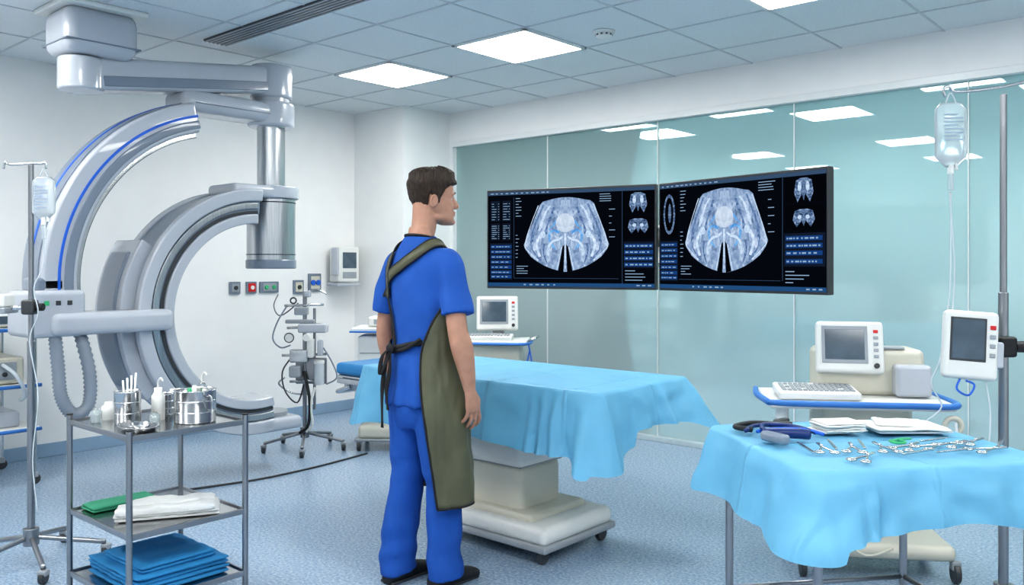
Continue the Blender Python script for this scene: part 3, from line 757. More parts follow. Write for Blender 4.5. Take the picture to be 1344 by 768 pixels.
# ------------------------------------------------------------------ workstation carts
def device_monitor(parent, c, w, h, rz=0, tilt=-12, scale=1.):
    q = grp('display'); q.parent = parent; q.location = c; q.rotation_euler = (radians(tilt), 0, radians(rz))
    box('shell', q, (0, .02, 0), (w, .07, h), m_white, .018)
    box('shell_back', q, (0, .07, 0), (w*.7, .06, h*.7), m_beige, .02)
    box('bezel', q, (-w*.08, -.017, .01), (w*.68, .005, h*.72), m_grey, .004)
    box('screen', q, (-w*.08, -.021, .01), (w*.58, .004, h*.58), m_screenoff, .003)
    for i in range(5): box('key', q, (w*.38, -.017, h*.3-h*.12*i), (w*.07, .006, h*.06), m_red if i == 0 else m_grey, .002)
    cyl('dial', q, (w*.38, -.012, -h*.36), (w*.38, -.030, -h*.36), w*.04, m_dgrey, seg=20)
    return q
def keyboard(parent, c, w, d, rz=0, tilt=4):
    q = grp('keyboard'); q.parent = parent; q.location = c; q.rotation_euler = (radians(tilt), 0, radians(rz))
    box('deck', q, (0, 0, 0), (w, d, .035), m_white, .01)
    V = []; F = []
    nx, ny = 14, 5; kw = w*.9/nx; kd_ = d*.7/ny
    for i in range(nx):
        for j in range(ny):
            if random.random() < .06: continue
            x = -w*.45+kw*(i+.5); y = -d*.35+kd_*(j+.5); k = len(V); a, b = kw*.4, kd_*.38
            for zz, sc in ((.017, 1), (.024, .85)):
                V += [(x-a*sc, y-b*sc, zz), (x+a*sc, y-b*sc, zz), (x+a*sc, y+b*sc, zz), (x-a*sc, y+b*sc, zz)]
            for qd in ((4,5,6,7),(0,1,5,4),(1,2,6,5),(2,3,7,6),(3,0,4,7)): F.append(tuple(k+t for t in qd))
    mk('keys', V, F, m_grey, q)
    return q

g = grp('ultrasound_workstation', (-1.46, 4.08, 0), 33)
box('tray', g, (0, -.02, .775), (.80, .46, .035), m_white, .015)
tube('tray_bumper', g, [(-.40, -.24, .785), (-.2, -.262, .785), (.2, -.262, .785), (.40, -.24, .785), (.42, 0, .785), (.40, .2, .785)], .014, m_bluerail, k=6)
tube('tray_bumper_left', g, [(-.40, -.24, .785), (-.42, 0, .785), (-.40, .2, .785)], .014, m_bluerail)
keyboard(g, (-.17, -.10, .82), .36, .22, 0, 5)
box('body', g, (.10, .10, .90), (.48, .24, .22), m_beige, .03)
box('body_side', g, (.27, .02, .87), (.16, .22, .15), m_lgrey, .02)
box('body_top_slot', g, (.10, .02, 1.015), (.30, .06, .01), m_grey, .003)
device_monitor(g, (.0, -.02, 1.02), .30, .245, -6, -14)
box('monitor_neck', g, (.0, .05, .93), (.10, .06, .12), m_grey, .01)
box('lower_body', g, (.06, .06, .56), (.40, .34, .40), m_beige, .03)
box('lower_seam', g, (.06, -.115, .56), (.36, .006, .012), m_grey, .002)
box('column', g, (.06, .06, .26), (.22, .24, .26), m_lgrey, .02)
box('base', g, (.08, -.02, .13), (.64, .46, .07), m_beige, .03)
for sx, sy in ((-.25, -.22), (.40, -.22), (.40, .20), (-.25, .20)): caster(g, sx, sy, .045)
cyl('gel_warmer', g, (-.33, -.15, .70), (-.33, -.15, .76), .03, m_white)
torus('probe_ring', g, (.38, -.25, .70), .035, .012, m_beige, ax='y')
tube('cable', g, [(.38, -.28, .72), (.36, -.32, .6), (.25, -.3, .45), (.3, -.28, .3)], .006, m_tube)
tube('cable', g, [(-.1, -.27, .2), (0, -.30, .13), (.12, -.28, .16)], .006, m_beige)

g = grp('ultrasound_workstation', (-4.66, 5.12, 0), 35)
box('tray', g, (0, -.02, .80), (.52, .40, .03), m_white, .012)
tube('tray_bumper', g, [(-.26, -.21, .79), (0, -.235, .79), (.26, -.21, .79), (.28, .1, .79)], .011, m_bluerail)
keyboard(g, (-.06, -.12, .835), .40, .16, 0, 5)
device_monitor(g, (.0, .02, 1.02), .34, .28, 8, -10)
box('monitor_neck', g, (0, .08, .86), (.10, .06, .12), m_grey, .01)
box('body', g, (0, .04, .50), (.40, .32, .56), m_beige, .03)
for z in (.35, .5, .65): box('drawer_gap', g, (0, -.122, z), (.34, .005, .01), m_grey, .001)
box('base', g, (0, 0, .13), (.46, .42, .06), m_grey, .02)
for sx, sy in ((-.18, -.16), (.18, -.16), (.18, .16), (-.18, .16)): caster(g, sx, sy, .04)
tube('probe_cable', g, [(.26, -.05, .78), (.29, -.06, .6), (.24, -.08, .55), (.27, -.05, .72)], .006, m_blue)
tube('side_handle', g, [(.26, -.1, .80), (.33, -.1, .83), (.33, .1, .83), (.26, .1, .80)], .008, m_steel)

g = grp('medical_supply_cart', (-5.12, 4.30, 0), 40)
box('top', g, (0, 0, .92), (.42, .36, .03), m_white, .01)
box('bumper', g, (0, 0, .905), (.44, .38, .014), m_bluerail, .005)
box('device', g, (.03, .02, .975), (.26, .22, .08), m_white, .02)
box('device_panel', g, (.03, -.092, .975), (.16, .006, .04), m_grey, .003)
box('body', g, (0, .02, .62), (.34, .30, .50), m_white, .02)
for z in (.5, .62, .74): box('drawer_gap', g, (0, -.132, z), (.30, .005, .008), m_grey, .001)
for sx in (-.15, .15): cyl('frame_leg', g, (sx, 0, .14), (sx, 0, .4), .014, m_steel)
box('base', g, (0, 0, .14), (.32, .34, .10), m_beige, .03)
box('base_plate', g, (0, 0, .085), (.36, .38, .02), m_grey, .008)
for sx, sy in ((-.15, -.16), (.15, -.16), (.15, .16), (-.15, .16)): caster(g, sx, sy, .036)

g = grp('anesthesia_equipment_stand', (-5.50, 3.85, 0), 41.3)
cyl('pole', g, (0, 0, .1), (0, 0, 1.20), .016, m_pole)
cyl('pole', g, (.07, .02, .3), (.07, .02, 1.08), .011, m_pole)
stand_base(g, .31, 5, -80)
for z, w in ((1.10, .30), (.93, .26), (.72, .34), (.52, .22)):
    tube('cross_arm', g, [(-w/2, -.02, z), (w/2, -.02, z+.01)], .010, m_steel, k=1)
box('head_device', g, (.07, -.02, .93), (.22, .10, .07), m_lgrey, .015)
box('head_device_arm', g, (-.03, -.02, .98), (.22, .05, .03), m_grey, .008)
box('clamp_block', g, (-.02, -.02, 1.06), (.10, .07, .06), m_grey, .01)
box('flow_meter', g, (.06, -.05, .78), (.05, .05, .14), m_white, .01)
box('flow_meter', g, (.13, -.05, .78), (.04, .05, .12), m_lgrey, .01)
box('valve_block', g, (-.03, -.04, .72), (.14, .08, .10), m_steel, .012)
box('regulator', g, (-.06, -.04, .60), (.09, .08, .09), m_grey, .015)
box('instrument_plate', g, (.05, -.0, .60), (.24, .02, .20), m_pole, .01)
cyl('bottle', g, (.12, -.04, .50), (.12, -.04, .66), .038, m_tube)
cyl('bottle_cap', g, (.12, -.04, .66), (.12, -.04, .685), .040, m_white)
cyl('gauge', g, (-.10, -.05, .86), (-.10, -.08, .86), .035, m_white)
cyl('gauge', g, (.03, -.06, .86), (.03, -.08, .86), .028, m_white)
torus('gauge_rim', g, (-.10, -.08, .86), .035, .004, m_dgrey, ax='y')
tube('tube', g, [(-.13, -.02, 1.1), (-.2, -.03, .98), (-.24, -.02, .85), (-.18, -.02, .78), (-.1, -.04, .8)], .006, m_hose)
tube('tube', g, [(-.08, -.04, .72), (-.16, -.04, .6), (-.14, -.04, .45), (-.05, -.03, .36), (0, -.03, .5)], .006, m_dgrey)
tube('tube', g, [(.15, -.03, .78), (.22, -.03, .66), (.25, -.02, .55), (.17, -.02, .5)], .006, m_hose)
tube('tube', g, [(.0, -.03, .6), (.05, -.06, .4), (.04, -.05, .2), (-.03, -.04, .13)], .012, m_black)
tube('tube', g, [(.09, -.05, .48), (.06, -.06, .35), (.07, -.05, .2), (.02, -.04, .14)], .010, m_white)
tube('tube', g, [(-.15, -.02, .55), (-.2, 0, .5), (-.1, 0, .43), (.02, 0, .42)], .007, m_steel)
torus('adapter', g, (-.08, -.03, 1.14), .022, .006, m_dgrey, ax='y')
box('top_adapter', g, (.02, 0, 1.19), (.05, .05, .05), m_lgrey, .01)
tube('top_lever', g, [(.02, 0, 1.21), (.1, -.01, 1.22), (.17, -.01, 1.19)], .007, m_steel)
tube('wall_cable', g, [(-.05, 0, 1.12), (-.2, .05, 1.02), (-.35, .4, 1.08), (-.42, .78, 1.16)], .0045, m_dgrey)

def wallplate(y, z, w, h, col=m_grey, btn=None, name='wall_socket'):
    g = grp(name, (XL, y, z))
    box('plate', g, (.012, 0, 0), (.024, w, h), m_mgrey, .005)
    box('insert', g, (.026, 0, 0), (.008, w*.7, h*.7), col, .003)
    if btn:
        for dy in ((0,) if w < .13 else (-w*.2, w*.2)):
            cyl('outlet', g, (.028, dy, 0), (.042, dy, 0), min(w, h)*.18, btn, seg=16)
wallplate(3.96, 1.215, .10, .105, m_grey, m_dgrey)
wallplate(4.12, 1.215, .10, .105, m_red, m_white, 'gas_outlet')
wallplate(4.30, 1.215, .19, .10, m_grey, m_green)
wallplate(4.61, 1.21, .11, .13, m_beige, m_dgrey)
wallplate(4.79, 1.25, .14, .17, m_beige, m_blue)
g = grp('wall_mounted_monitor', (XL, 5.04, 1.42))
box('housing', g, (.14, 0, 0), (.16, .24, .34), m_white, .02)
box('bracket', g, (.04, 0, 0), (.08, .14, .16), m_grey, .005)
box('screen', g, (.222, -.0, .04), (.006, .16, .15), m_screenoff, .003)
box('lower_panel', g, (.222, -.0, -.10), (.006, .16, .06), m_grey, .003)
box('front_module', g, (.17, -.13, .03), (.09, .03, .26), m_lgrey, .01)
box('tray', g, (.13, .0, -.19), (.18, .26, .03), m_lgrey, .008)

g = grp('anesthesia_cart', (-6.22, 1.80, 0))
for a in (-.30, .30):
    for b in (-.28, .28): cyl('post', g, (a, b, .08), (a, b, 1.14), .014, m_steel); caster(g, a, b, .035)
for z in (.36, .64, 1.00):
    box('shelf', g, (0, 0, z), (.66, .62, .022), m_white, .006)
    tube('shelf_bumper', g, [(.335, -.31, z), (.335, .31, z)], .012, m_bluerail, k=1)
box('ventilator', g, (.05, 0, .74), (.46, .46, .17), m_beige, .02)
box('ventilator_panel', g, (.285, 0, .74), (.006, .36, .11), m_grey, .003)
for i in range(4): cyl('knob', g, (.286, -.13+.08*i, .72), (.302, -.13+.08*i, .72), .015, m_dgrey if i % 2 else m_blue, seg=16)
box('pump', g, (.08, .08, 1.06), (.34, .34, .09), m_white, .02)
box('pump_panel', g, (.254, .08, 1.06), (.006, .24, .05), m_screenoff, .003)
box('box', g, (.05, .06, .42), (.36, .32, .10), m_lgrey, .015)
tube('vent_tube', g, [(.29, .1, .78), (.40, .14, .72), (.38, .2, .6), (.30, .2, .55)], .012, m_tube)

g = grp('floor_cable')
tube('cable', g, [(-5.15, 2.2, .007), (-5.03, 2.62, .007), (-4.92, 3.1, .007), (-4.93, 3.6, .007), (-5.0, 4.05, .007)], .007, m_dgrey)

# ------------------------------------------------------------------ man
MAN = grp('surgeon_man', (-2.775, 2.566, 0), 0)
def join(parts):
    V = []; F = []
    for v, f in parts:
        k = len(V); V += [tuple(p) for p in v]; F += [tuple(i+k for i in q) for q in f]
    return V, F
def ellrings(spec, n=28, e=2.0):
    P = []
    for (z, cx, cy, a, b) in spec:
        r = []
        for j in range(n):
            t = 2*pi*j/n; c, s = cos(t), sin(t)
            r.append((cx+a*math.copysign(abs(c)**(2/e), c), cy+b*math.copysign(abs(s)**(2/e), s), z))
        P.append(r)
    return loftvf(P)
def interp(spec, k=4):
    pts = spec; out = []
    for i in range(len(pts)-1):
        p0 = pts[max(0, i-1)]; p1 = pts[i]; p2 = pts[i+1]; p3 = pts[min(len(pts)-1, i+2)]
        for j in range(k):
            t = j/k
            out.append(tuple(.5*((2*b)+(c-a)*t+(2*a-5*b+4*c-d)*t*t+(3*b-a-3*c+d)*t**3) for a, b, c, d in zip(p0, p1, p2, p3)))
    out.append(tuple(pts[-1])); return out
def ellipsoid(c, r, rot=None, n=16, m=10):
    V = []; F = []; R = rot or Matrix.Identity(3)
    for i in range(m+1):
        ph = pi*i/m; ph = min(max(ph, .02), pi-.02)
        for j in range(n):
            t = 2*pi*j/n
            p = R @ Vector((r[0]*sin(ph)*cos(t), r[1]*sin(ph)*sin(t), r[2]*cos(ph))); V.append((p.x+c[0], p.y+c[1], p.z+c[2]))
    for i in range(m):
        for j in range(n): F.append((i*n+j, i*n+(j+1) % n, (i+1)*n+(j+1) % n, (i+1)*n+j))
    F.append(tuple(range(n))); F.append(tuple(range(m*n, m*n+n)))
    return V, F
def ovaltube(pts, rad, k=5, seg=16, axis=Vector((0, 1, 0))):
    P = catmull(pts, k); R_ = catmull([(a, b, 0) for a, b in rad], k); rings = []
    for i, p in enumerate(P):
        a = P[max(0, i-1)]; b = P[min(len(P)-1, i+1)]; t = (b-a).normalized()
        u = (axis-t*axis.dot(t)).normalized(); w = t.cross(u)
        rings.append([p+u*R_[i].x*cos(2*pi*j/seg)+w*R_[i].y*sin(2*pi*j/seg) for j in range(seg)])
    return loftvf(rings)
def remesh(name, V, F, vox, it, mat, parent, fac=.5):
    me = bpy.data.meshes.new(name+'_src'); me.from_pydata(V, [], F)
    bm = bmesh.new(); bm.from_mesh(me); bmesh.ops.recalc_face_normals(bm, faces=bm.faces); bm.to_mesh(me); bm.free()
    o = bpy.data.objects.new('tmp', me); COL.objects.link(o)
    r = o.modifiers.new('r', 'REMESH'); r.mode = 'VOXEL'; r.voxel_size = vox
    s = o.modifiers.new('s', 'SMOOTH'); s.factor = fac; s.iterations = it
    dg = bpy.context.evaluated_depsgraph_get(); dg.update()
    nm = bpy.data.meshes.new_from_object(o.evaluated_get(dg)); nm.name = name
    bpy.data.objects.remove(o); bpy.data.meshes.remove(me)
    nm.materials.clear(); nm.materials.append(mat)
    for p in nm.polygons: p.use_smooth = True
    ob = bpy.data.objects.new(name, nm); COL.objects.link(ob); ob.parent = parent
    return ob

HR = Matrix.Rotation(radians(-30), 3, 'Z'); HO = Vector((.01, .045, 1.585))
def HT(vf):
    v, f = vf; return [tuple(HR @ Vector(p)+HO) for p in v], f
head_spec = [(.000, .086, .040, .022), (.010, .094, .014, .038), (.028, .095, -.010, .052), (.052, .094, -.045, .060), (.078, .094, -.076, .066),
             (.105, .090, -.092, .070), (.120, .088, -.097, .072), (.145, .094, -.101, .075), (.172, .092, -.102, .076), (.198, .080, -.092, .070),
             (.218, .055, -.070, .055), (.230, .028, -.045, .034), (.236, .005, -.022, .012)]
def hspec(grow=0.):
    sp = [(z, 0, (f+b)/2, w+grow, (f-b)/2+grow) for z, f, b, w in head_spec]
    return interp(sp, 4)
Rx = lambda a: Matrix.Rotation(radians(a), 3, 'X')
parts = [HT(ellrings(hspec(), 32, 2.25))]
parts.append(HT(tubevf([(0, .086, .134), (0, .095, .114), (0, .108, .092), (0, .110, .083), (0, .095, .078)], 0, 12, 4, [.008, .009, .012, .0115, .008])))
for s in (-1, 1):
    parts.append(HT(ellipsoid((s*.011, .097, .081), (.009, .011, .008))))
    parts.append(HT(ellipsoid((s*.030, .080, .138), (.024, .014, .008))))
    parts.append(HT(ellipsoid((s*.034, .064, .092), (.020, .018, .018))))
    parts.append(HT(tubevf([(s*.019, .080, .121), (s*.031, .0825, .1245), (s*.044, .073, .119)], 0, 8, 3, [.0035, .0042, .003])))
    parts.append(HT(tubevf([(s*.020, .080, .109), (s*.031, .0815, .1065), (s*.043, .073, .110)], 0, 8, 3, [.003, .0038, .003])))
    er = Matrix.Rotation(radians(-s*16), 3, 'Z') @ Rx(-8)
    parts.append(HT(ellipsoid((s*.075, -.010, .098), (.006, .015, .027), er)))
    rim = []
    for i in range(9):
        a = radians(-80+i*36)
        rim.append((s*(.082+.002*cos(a)), -.012-.015*cos(a)*1.0, .101+.027*sin(a)))
    parts.append(HT(tubevf(rim, .0046, 8, 3)))
    parts.append(HT(ellipsoid((s*.040, .018, .036), (.020, .040, .020))))
parts.append(HT(ellipsoid((0, .093, .057), (.022, .012, .006))))
parts.append(HT(ellipsoid((0, .092, .046), (.019, .012, .007))))
parts.append(HT(ellipsoid((0, .084, .014), (.024, .019, .015))))
parts.append(ovaltube([(0, -.015, 1.40), (0, -.02, 1.50), (0, .002, 1.58), (0, .012, 1.68)], [(.060, .075), (.055, .057), (.055, .055), (.058, .056)], axis=Vector((0, 1, 0))))
for s in (-1, 1):
    parts.append(tubevf([(s*.03, -.025, 1.57), (s*.06, -.022, 1.485), (s*.11, -.01, 1.425)], 0, 12, 4, [.026, .026, .030]))
parts.append(ellrings(interp([(.86, 0, 0, .13, .09), (1.05, 0, 0, .125, .085), (1.25, 0, 0, .145, .09), (1.38, 0, -.005, .145, .08), (1.44, 0, -.01, .10, .06), (1.475, 0, -.01, .06, .05)], 3)))
feet = {-1: (-.110, -.035), 1: (.100, .045)}
for s in (-1, 1):
    fx, fy = feet[s]
    parts.append(tubevf([(s*.075, 0, .90), (s*.090, fy*.15, .66), (s*.096, fy*.5+.008, .46), (fx*.97, fy*.8-.005, .27), (fx, fy-.012, .07)], 0, 14, 4, [.060, .050, .042, .038, .034]))
    y0 = .0 if s > 0 else .01
    sh = (s*.158, -.005, 1.405); el = (s*.236, -.025+y0, 1.135); wr = (s*.250, .035+y0, .875)
    parts.append(ovaltube([sh, (s*.200, -.012, 1.29), el, (s*.246, -.005+y0, 1.05), (s*.249, .020+y0, .95), wr],
                          [(.040, .036), (.048, .044), (.045, .041), (.051, .044), (.039, .033), (.029, .022)]))
    kn = Vector((s*.249, .058+y0, .782))
    parts.append(ovaltube([wr, (s*.252, .045+y0, .84), (s*.250, .055+y0, .805), (kn.x, kn.y, kn.z-.004)], [(.028, .020), (.037, .018), (.043, .016), (.041, .012)]))
    for i, (dy, L, z0, cur) in enumerate([(.032, .074, .0, 1.0), (.0108, .083, -.004, 1.1), (-.0108, .077, -.002, 1.25), (-.032, .060, .006, 1.4)]):
        b0 = kn+Vector((0, dy, z0+.012)); sw = (dy*.32)
        p1 = kn+Vector((0, dy, z0-.004)); p2 = p1+Vector((-s*.006*cur, sw*.6+.006, -L*.42)); p3 = p2+Vector((-s*.014*cur, sw*.2+.003, -L*.31)); p4 = p3+Vector((-s*.017*cur, .0, -L*.22))
        parts.append(tubevf([b0, p1, p2, p3, p4], 0, 10, 4, [.0088, .0094, .0088, .0082, .0066]))
    tb = Vector((s*.249, .070+y0, .845))
    parts.append(tubevf([tb, tb+Vector((-s*.010, .026, -.022)), tb+Vector((-s*.020, .038, -.048)), tb+Vector((-s*.027, .042, -.072))], 0, 10, 4, [.014, .013, .0105, .008]))
V, F = join(parts)
body = remesh('body', V, F, .0040, 2, m_skin, MAN)
body.data.materials.append(m_lips)
inv = HR.transposed()
for p in body.data.polygons:
    q = inv @ (Vector(p.center)-HO)
    if q.y > .095 and .042 < q.z < .062 and abs(q.x) < .022: p.material_index = 1
for s in (-1, 1):
    v, f = HT(ellipsoid((s*.031, .0715, .1155), (.0125, .0115, .009))); mk('eye', v, f, m_eye, MAN, smooth=True)
    v, f = HT(ellipsoid((s*.032, .0795, .1155), (.005, .0045, .0055))); mk('iris', v, f, m_iris, MAN, smooth=True)
    v, f = HT(tubevf([(s*.014, .094, .138), (s*.03, .095, .143), (s*.05, .078, .138)], 0, 8, 4, [.003, .0042, .002])); mk('eyebrow', v, f, m_hair, MAN, smooth=True)
sp = hspec(); n = 96; rings = []
def hairline(z, ang):
    a = abs(ang)
    if a < .75: zl = .172
    elif a < 1.15: zl = .172-.020*(a-.75)/.4
    elif a < 1.45: zl = .152-.062*(a-1.15)/.3
    elif a < 1.62: zl = .090
    elif a < 1.95: zl = .090+.045*(a-1.62)/.33 if a < 1.75 else .135-.05*(a-1.75)/.2
    else: zl = .085-.055*min(1, (a-1.95)/.5)
    return z-zl
dense = interp(sp, 2)
for (z, cx_, cy_, a, b) in dense:
    if z < .012: continue
    r = []
    for j in range(n):
        t = 2*pi*j/n; c, s = cos(t), sin(t)
        ex = math.copysign(abs(c)**(2/2.2), c); ey = math.copysign(abs(s)**(2/2.2), s)
        ang = math.atan2(c, s)
        h = hairline(z, ang)
        if h <= 0: g_ = max(-.020, h*1.6)-.003
        else:
            full = .0045+.008*min(1, max(0, (z-.09)/.09))
            g_ = -.003+(full+.003)*min(1, h/.012)
            g_ += min(1, h/.01)*(.0028*noise.noise(Vector((ex*14, ey*14, z*40)))+.0028*noise.noise(Vector((ex*34, ey*34, z*30))))
            if z > .17: g_ += .007*min(1, (z-.17)/.03)
            if abs(ang) < .9 and z > .18: g_ += .005
        zz = z + (max(0, g_)*1.1 if z > .205 else 0)
        r.append((cx_+ex*(a+g_), cy_+ey*(b+g_), zz))
    rings.append(r)
Vh, Fh = loftvf(rings); v, f = HT((Vh, Fh))
ho = mk('hair', v, f, m_hair, MAN, smooth=True)

def wr_disp(ob, f, it=4):
    """push cloth folds along the smooth normals, then relax the surface"""
    me = ob.data
    nrm = [v.normal.copy() for v in me.vertices]
    for v, nn in zip(me.vertices, nrm):
        v.co = v.co + nn*f(v.co)
    me.update()
    s = ob.modifiers.new('relax', 'SMOOTH'); s.factor = .5; s.iterations = it
parts = [ellrings(interp([(.795, 0, -.005, .178, .138), (.86, 0, -.005, .174, .134), (.96, 0, -.002, .162, .124), (1.06, 0, 0, .152, .114), (1.18, 0, 0, .160, .116), (1.30, 0, -.002, .172, .120),
                          (1.38, 0, -.006, .176, .114), (1.435, 0, -.012, .158, .096), (1.480, 0, -.018, .114, .080), (1.515, 0, -.02, .080, .070), (1.535, 0, -.018, .068, .064)], 4), 36, 2.2)]
for s in (-1, 1):
    y0 = .0 if s > 0 else .01
    parts.append(ovaltube([(s*.11, -.005, 1.42), (s*.160, -.005, 1.418), (s*.200, -.010, 1.32), (s*.230, -.018+y0, 1.195)], [(.068, .05), (.065, .058), (.069, .062), (.079, .069)]))
V, F = join(parts)
shirt = remesh('scrub_shirt', V, F, .008, 5, m_scrub, MAN)
def sn(x, y, z): return noise.noise(Vector((x, y, z)))
def wf(c):
    kw = max(0, 1-abs(c.z-1.02)/.18); ks = max(0, 1-abs(c.z-1.30)/.12)*(1 if abs(c.x) > .13 else .5)
    w = sn(c.x*4, c.y*4, c.z*2.5)
    diag = sin(c.z*34+c.x*20+w*3.0)
    f = diag*(.0075*kw+.0055*ks)*(.6+.6*sn(c.x*4, c.y*4, c.z*3+3))
    vf = sin(math.atan2(c.y, c.x)*11+w*3)*.006*max(0, min(1, (1.0-c.z)/.12))
    base = .009*sn(c.x*6+c.z*2, c.y*6, c.z*5+1)+.005*sn(c.x*12-c.z*5, c.y*12, c.z*10)
    return (base+f+vf)*(.4 if c.z > 1.42 else 1)
wr_disp(shirt, wf, 2)
parts = [ellrings(interp([(.70, 0, -.0, .13, .10), (.76, 0, -.005, .158, .120), (.84, 0, -.005, .162, .125), (.95, 0, 0, .145, .108)], 4), 32, 2.2)]
for s in (-1, 1):
    fx, fy = feet[s]
    parts.append(ovaltube([(s*.080, -.003, .84), (s*.086, fy*.15, .66), (s*.094, fy*.5+.008, .46), (fx*.97, fy*.8-.005, .27), (fx, fy-.015, .10), (fx, fy-.012, .045)],
                          [(.112, .086), (.102, .082), (.086, .076), (.084, .073), (.085, .070), (.090, .073)], seg=20))
V, F = join(parts)
pants = remesh('scrub_trousers', V, F, .008, 5, m_scrub, MAN)
def wp(c):
    kk = max(0, 1-abs(c.z-.14)/.17)+.7*max(0, 1-abs(c.z-.47)/.12)
    w = sn(c.x*4, c.y*4, c.z*2)
    f = kk*.0075*(.6+.6*sn(c.x*6, c.y*6, c.z*4+3))*sin(c.z*52+abs(c.x)*18+w*3)
    return .010*sn(c.x*9, c.y*9, c.z*2.2+7)+.006*sn(c.x*12, c.y*12, c.z*9)+f
wr_disp(pants, wp, 2)
for s in (-1, 1):
    fx, fy = feet[s]; rings = []
    for (yy, w, h) in ((-.095, .020, .03), (-.088, .034, .06), (-.06, .040, .085), (-.01, .041, .09), (.05, .045, .072), (.11, .050, .055), (.15, .046, .046), (.175, .032, .036), (.185, .014, .022)):
        r = []
        for j in range(20):
            t = 2*pi*j/20; c, q = cos(t), sin(t)
            r.append((fx+.012*s*yy*10*.3+w*math.copysign(abs(c)**.8, c), fy+yy, h/2+.002+h/2*math.copysign(abs(q)**.7, q)))
        rings.append(r)
    V, F = loftvf(rings); mk('shoe', V, F, m_black, MAN, smooth=True, sub=1)
    box('shoe_sole', MAN, (fx, fy+.04, .008), (.085, .25, .014), m_dgrey, .006)

# lead apron: (z, a, b, right angle, left angle)
asp = interp([(1.43, .110, .128, 36, 36), (1.39, .140, .146, 52, 52), (1.33, .168, .156, 72, 66), (1.25, .184, .158, 104, 78), (1.16, .179, .155, 124, 84), (1.06, .174, .151, 138, 88),
              (.98, .184, .160, 141, 84), (.86, .201, .177, 139, 72), (.70, .212, .188, 133, 64), (.54, .225, .197, 127, 60), (.38, .235, .203, 121, 58)], 5)
rings = []; NA = 70
for (z, a, b, pr, plf) in asp:
    r = []
    for j in range(NA+1):
        t = radians(-plf+(pr+plf)*j/NA)
        fold = .012*sin(t*5+z*3)*max(0, min(1, (1.0-z)/.4)) + .008*noise.noise(Vector((t*3, z*7, 2))) + .007*noise.noise(Vector((t*7, z*12, 5)))
        r.append(((a+fold)*sin(t), (b+fold)*cos(t), z))
    rings.append(r)
V, F = loftvf(rings, caps=False, closed=False)
ap = mk('lead_apron', V, F, m_apron, MAN, smooth=True, solid=.006)
for nm, pp in (('l', [r[0] for r in rings]), ('r', [r[-1] for r in rings]), ('hem', rings[-1]), ('top', rings[0])):
    tube('apron_trim', MAN, pp, .0055, m_trim, k=1, seg=8)
bm = bmesh.new(); bm.from_mesh(shirt.data); bv = BVHTree.FromBMesh(bm)
def strap(name, pts, w, mat, off=.007, th=.005):
    P = catmull(pts, 8); Q = []
    for p in P:
        loc, nor, i, d = bv.find_nearest(p); Q.append((loc+nor*off, nor))
    for _ in range(4):
        Q = [Q[0]]+[((Q[i-1][0]+Q[i][0]*2+Q[i+1][0])/4, (Q[i-1][1]+Q[i][1]+Q[i+1][1]).normalized()) for i in range(1, len(Q)-1)]+[Q[-1]]
    V = []; F = []
    for i, (p, nn) in enumerate(Q):
        t = (Q[min(i+1, len(Q)-1)][0]-Q[max(0, i-1)][0]).normalized(); sd = t.cross(nn).normalized()
        V += [p-sd*w/2, p+sd*w/2]
        if i: k = 2*i; F.append((k-2, k-1, k+1, k))
    o = mk(name, V, F, mat, MAN, smooth=True, solid=th); return [V[2*i] for i in range(len(Q))], [V[2*i+1] for i in range(len(Q))]
for pts, w in (([(.085, .13, 1.40), (.098, .06, 1.48), (.100, -.02, 1.50), (.075, -.09, 1.46), (.01, -.14, 1.42), (-.06, -.14, 1.38), (-.12, -.11, 1.33), (-.165, -.06, 1.27)], .044),
               ([(-.085, .13, 1.40), (-.098, .06, 1.48), (-.102, -.02, 1.50), (-.105, -.08, 1.45), (-.12, -.12, 1.36), (-.12, -.13, 1.26)], .044)):
    A, B = strap('apron_strap', pts, w, m_apron, off=.011)
    tube('strap_edge', MAN, A, .004, m_trim, k=1, seg=6); tube('strap_edge', MAN, B, .004, m_trim, k=1, seg=6)
tube('collar_edge', MAN, [(.069*cos(2*pi*i/28), -.018+.066*sin(2*pi*i/28), 1.527-.012*sin(2*pi*i/28)) for i in range(29)], .006, m_trim, k=1, seg=8)
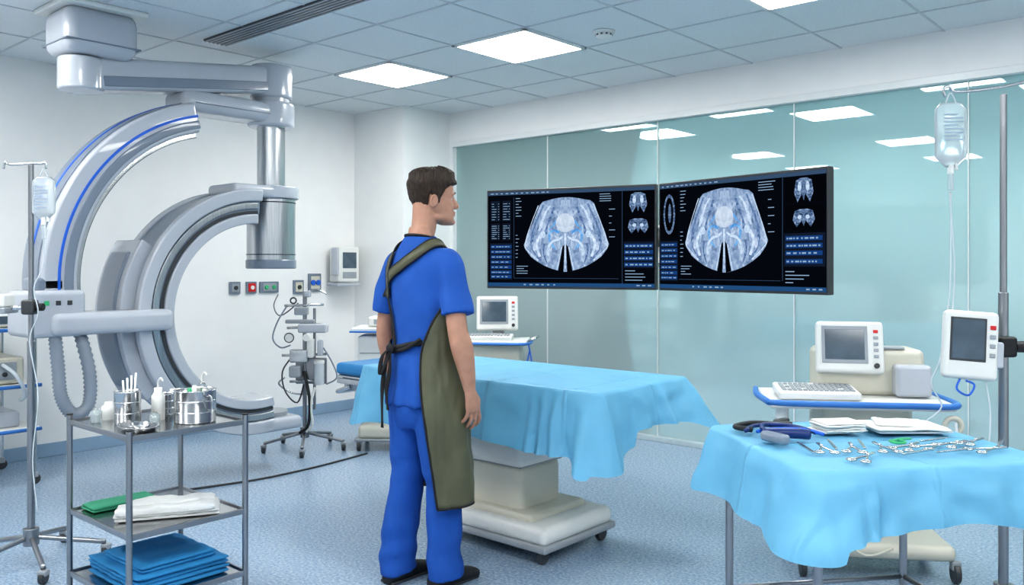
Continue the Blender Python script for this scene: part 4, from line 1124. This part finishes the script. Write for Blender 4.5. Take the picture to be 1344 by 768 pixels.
strap('back_tie', [(-.12, -.13, 1.27), (-.095, -.14, 1.19), (-.075, -.14, 1.12), (-.06, -.14, 1.06)], .016, m_trim, off=.011)
strap('waist_tie', [(.115, -.12, 1.075), (.05, -.14, 1.065), (-.02, -.14, 1.055), (-.08, -.14, 1.05), (-.13, -.08, 1.06), (-.16, .0, 1.07), (-.14, .1, 1.07)], .024, m_trim, off=.013)
strap('waist_tie', [(.11, -.13, 1.09), (.03, -.14, 1.05), (-.08, -.14, 1.03)], .016, m_trim, off=.015)
kx, ky, kz = -.055, -.145, 1.045
v, f = ellipsoid((kx, ky, kz), (.024, .015, .020)); mk('tie_knot', v, f, m_trim, MAN, smooth=True)
for pts in ([(kx, ky, kz), (kx-.02, ky-.01, .97), (kx-.035, ky-.016, .86), (kx-.03, ky-.020, .70)], [(kx, ky, kz), (kx+.01, ky-.012, .96), (kx-.005, ky-.018, .86), (kx+.005, ky-.018, .78)],
            [(kx, ky, kz), (kx-.03, ky-.02, 1.01), (kx-.045, ky-.02, .93), (kx-.02, ky-.02, .96), (kx, ky, kz)]):
    P = catmull(pts, 6); V = []; F = []
    for i, p in enumerate(P):
        V += [p-Vector((.010, -.004*sin(i*.5), 0)), p+Vector((.010, -.004*sin(i*.5), 0))]
        if i: k = 2*i; F.append((k-2, k-1, k+1, k))
    mk('tie_tail', V, F, m_trim, MAN, smooth=True, solid=.003)

# ------------------------------------------------------------------ camera, world, view
cam = bpy.data.cameras.new('camera'); co = bpy.data.objects.new('camera', cam); COL.objects.link(co)
co.location = (0, 0, 1.4); co.rotation_euler = (radians(90), 0, radians(41.3))
cam.sensor_width = 36; cam.lens = 36*1115/1344; cam.shift_y = -34/1344
cam.clip_start = .05
scene.camera = co
w = bpy.data.worlds.new('world'); scene.world = w; w.use_nodes = True
w.node_tree.nodes['Background'].inputs[0].default_value = (.6, .7, .8, 1); w.node_tree.nodes['Background'].inputs[1].default_value = .3
scene.view_settings.view_transform = 'Standard'
for lk in ('Medium High Contrast', 'Standard - Medium High Contrast'):
    try:
        scene.view_settings.look = lk; break
    except Exception: pass
scene.view_settings.exposure = .1
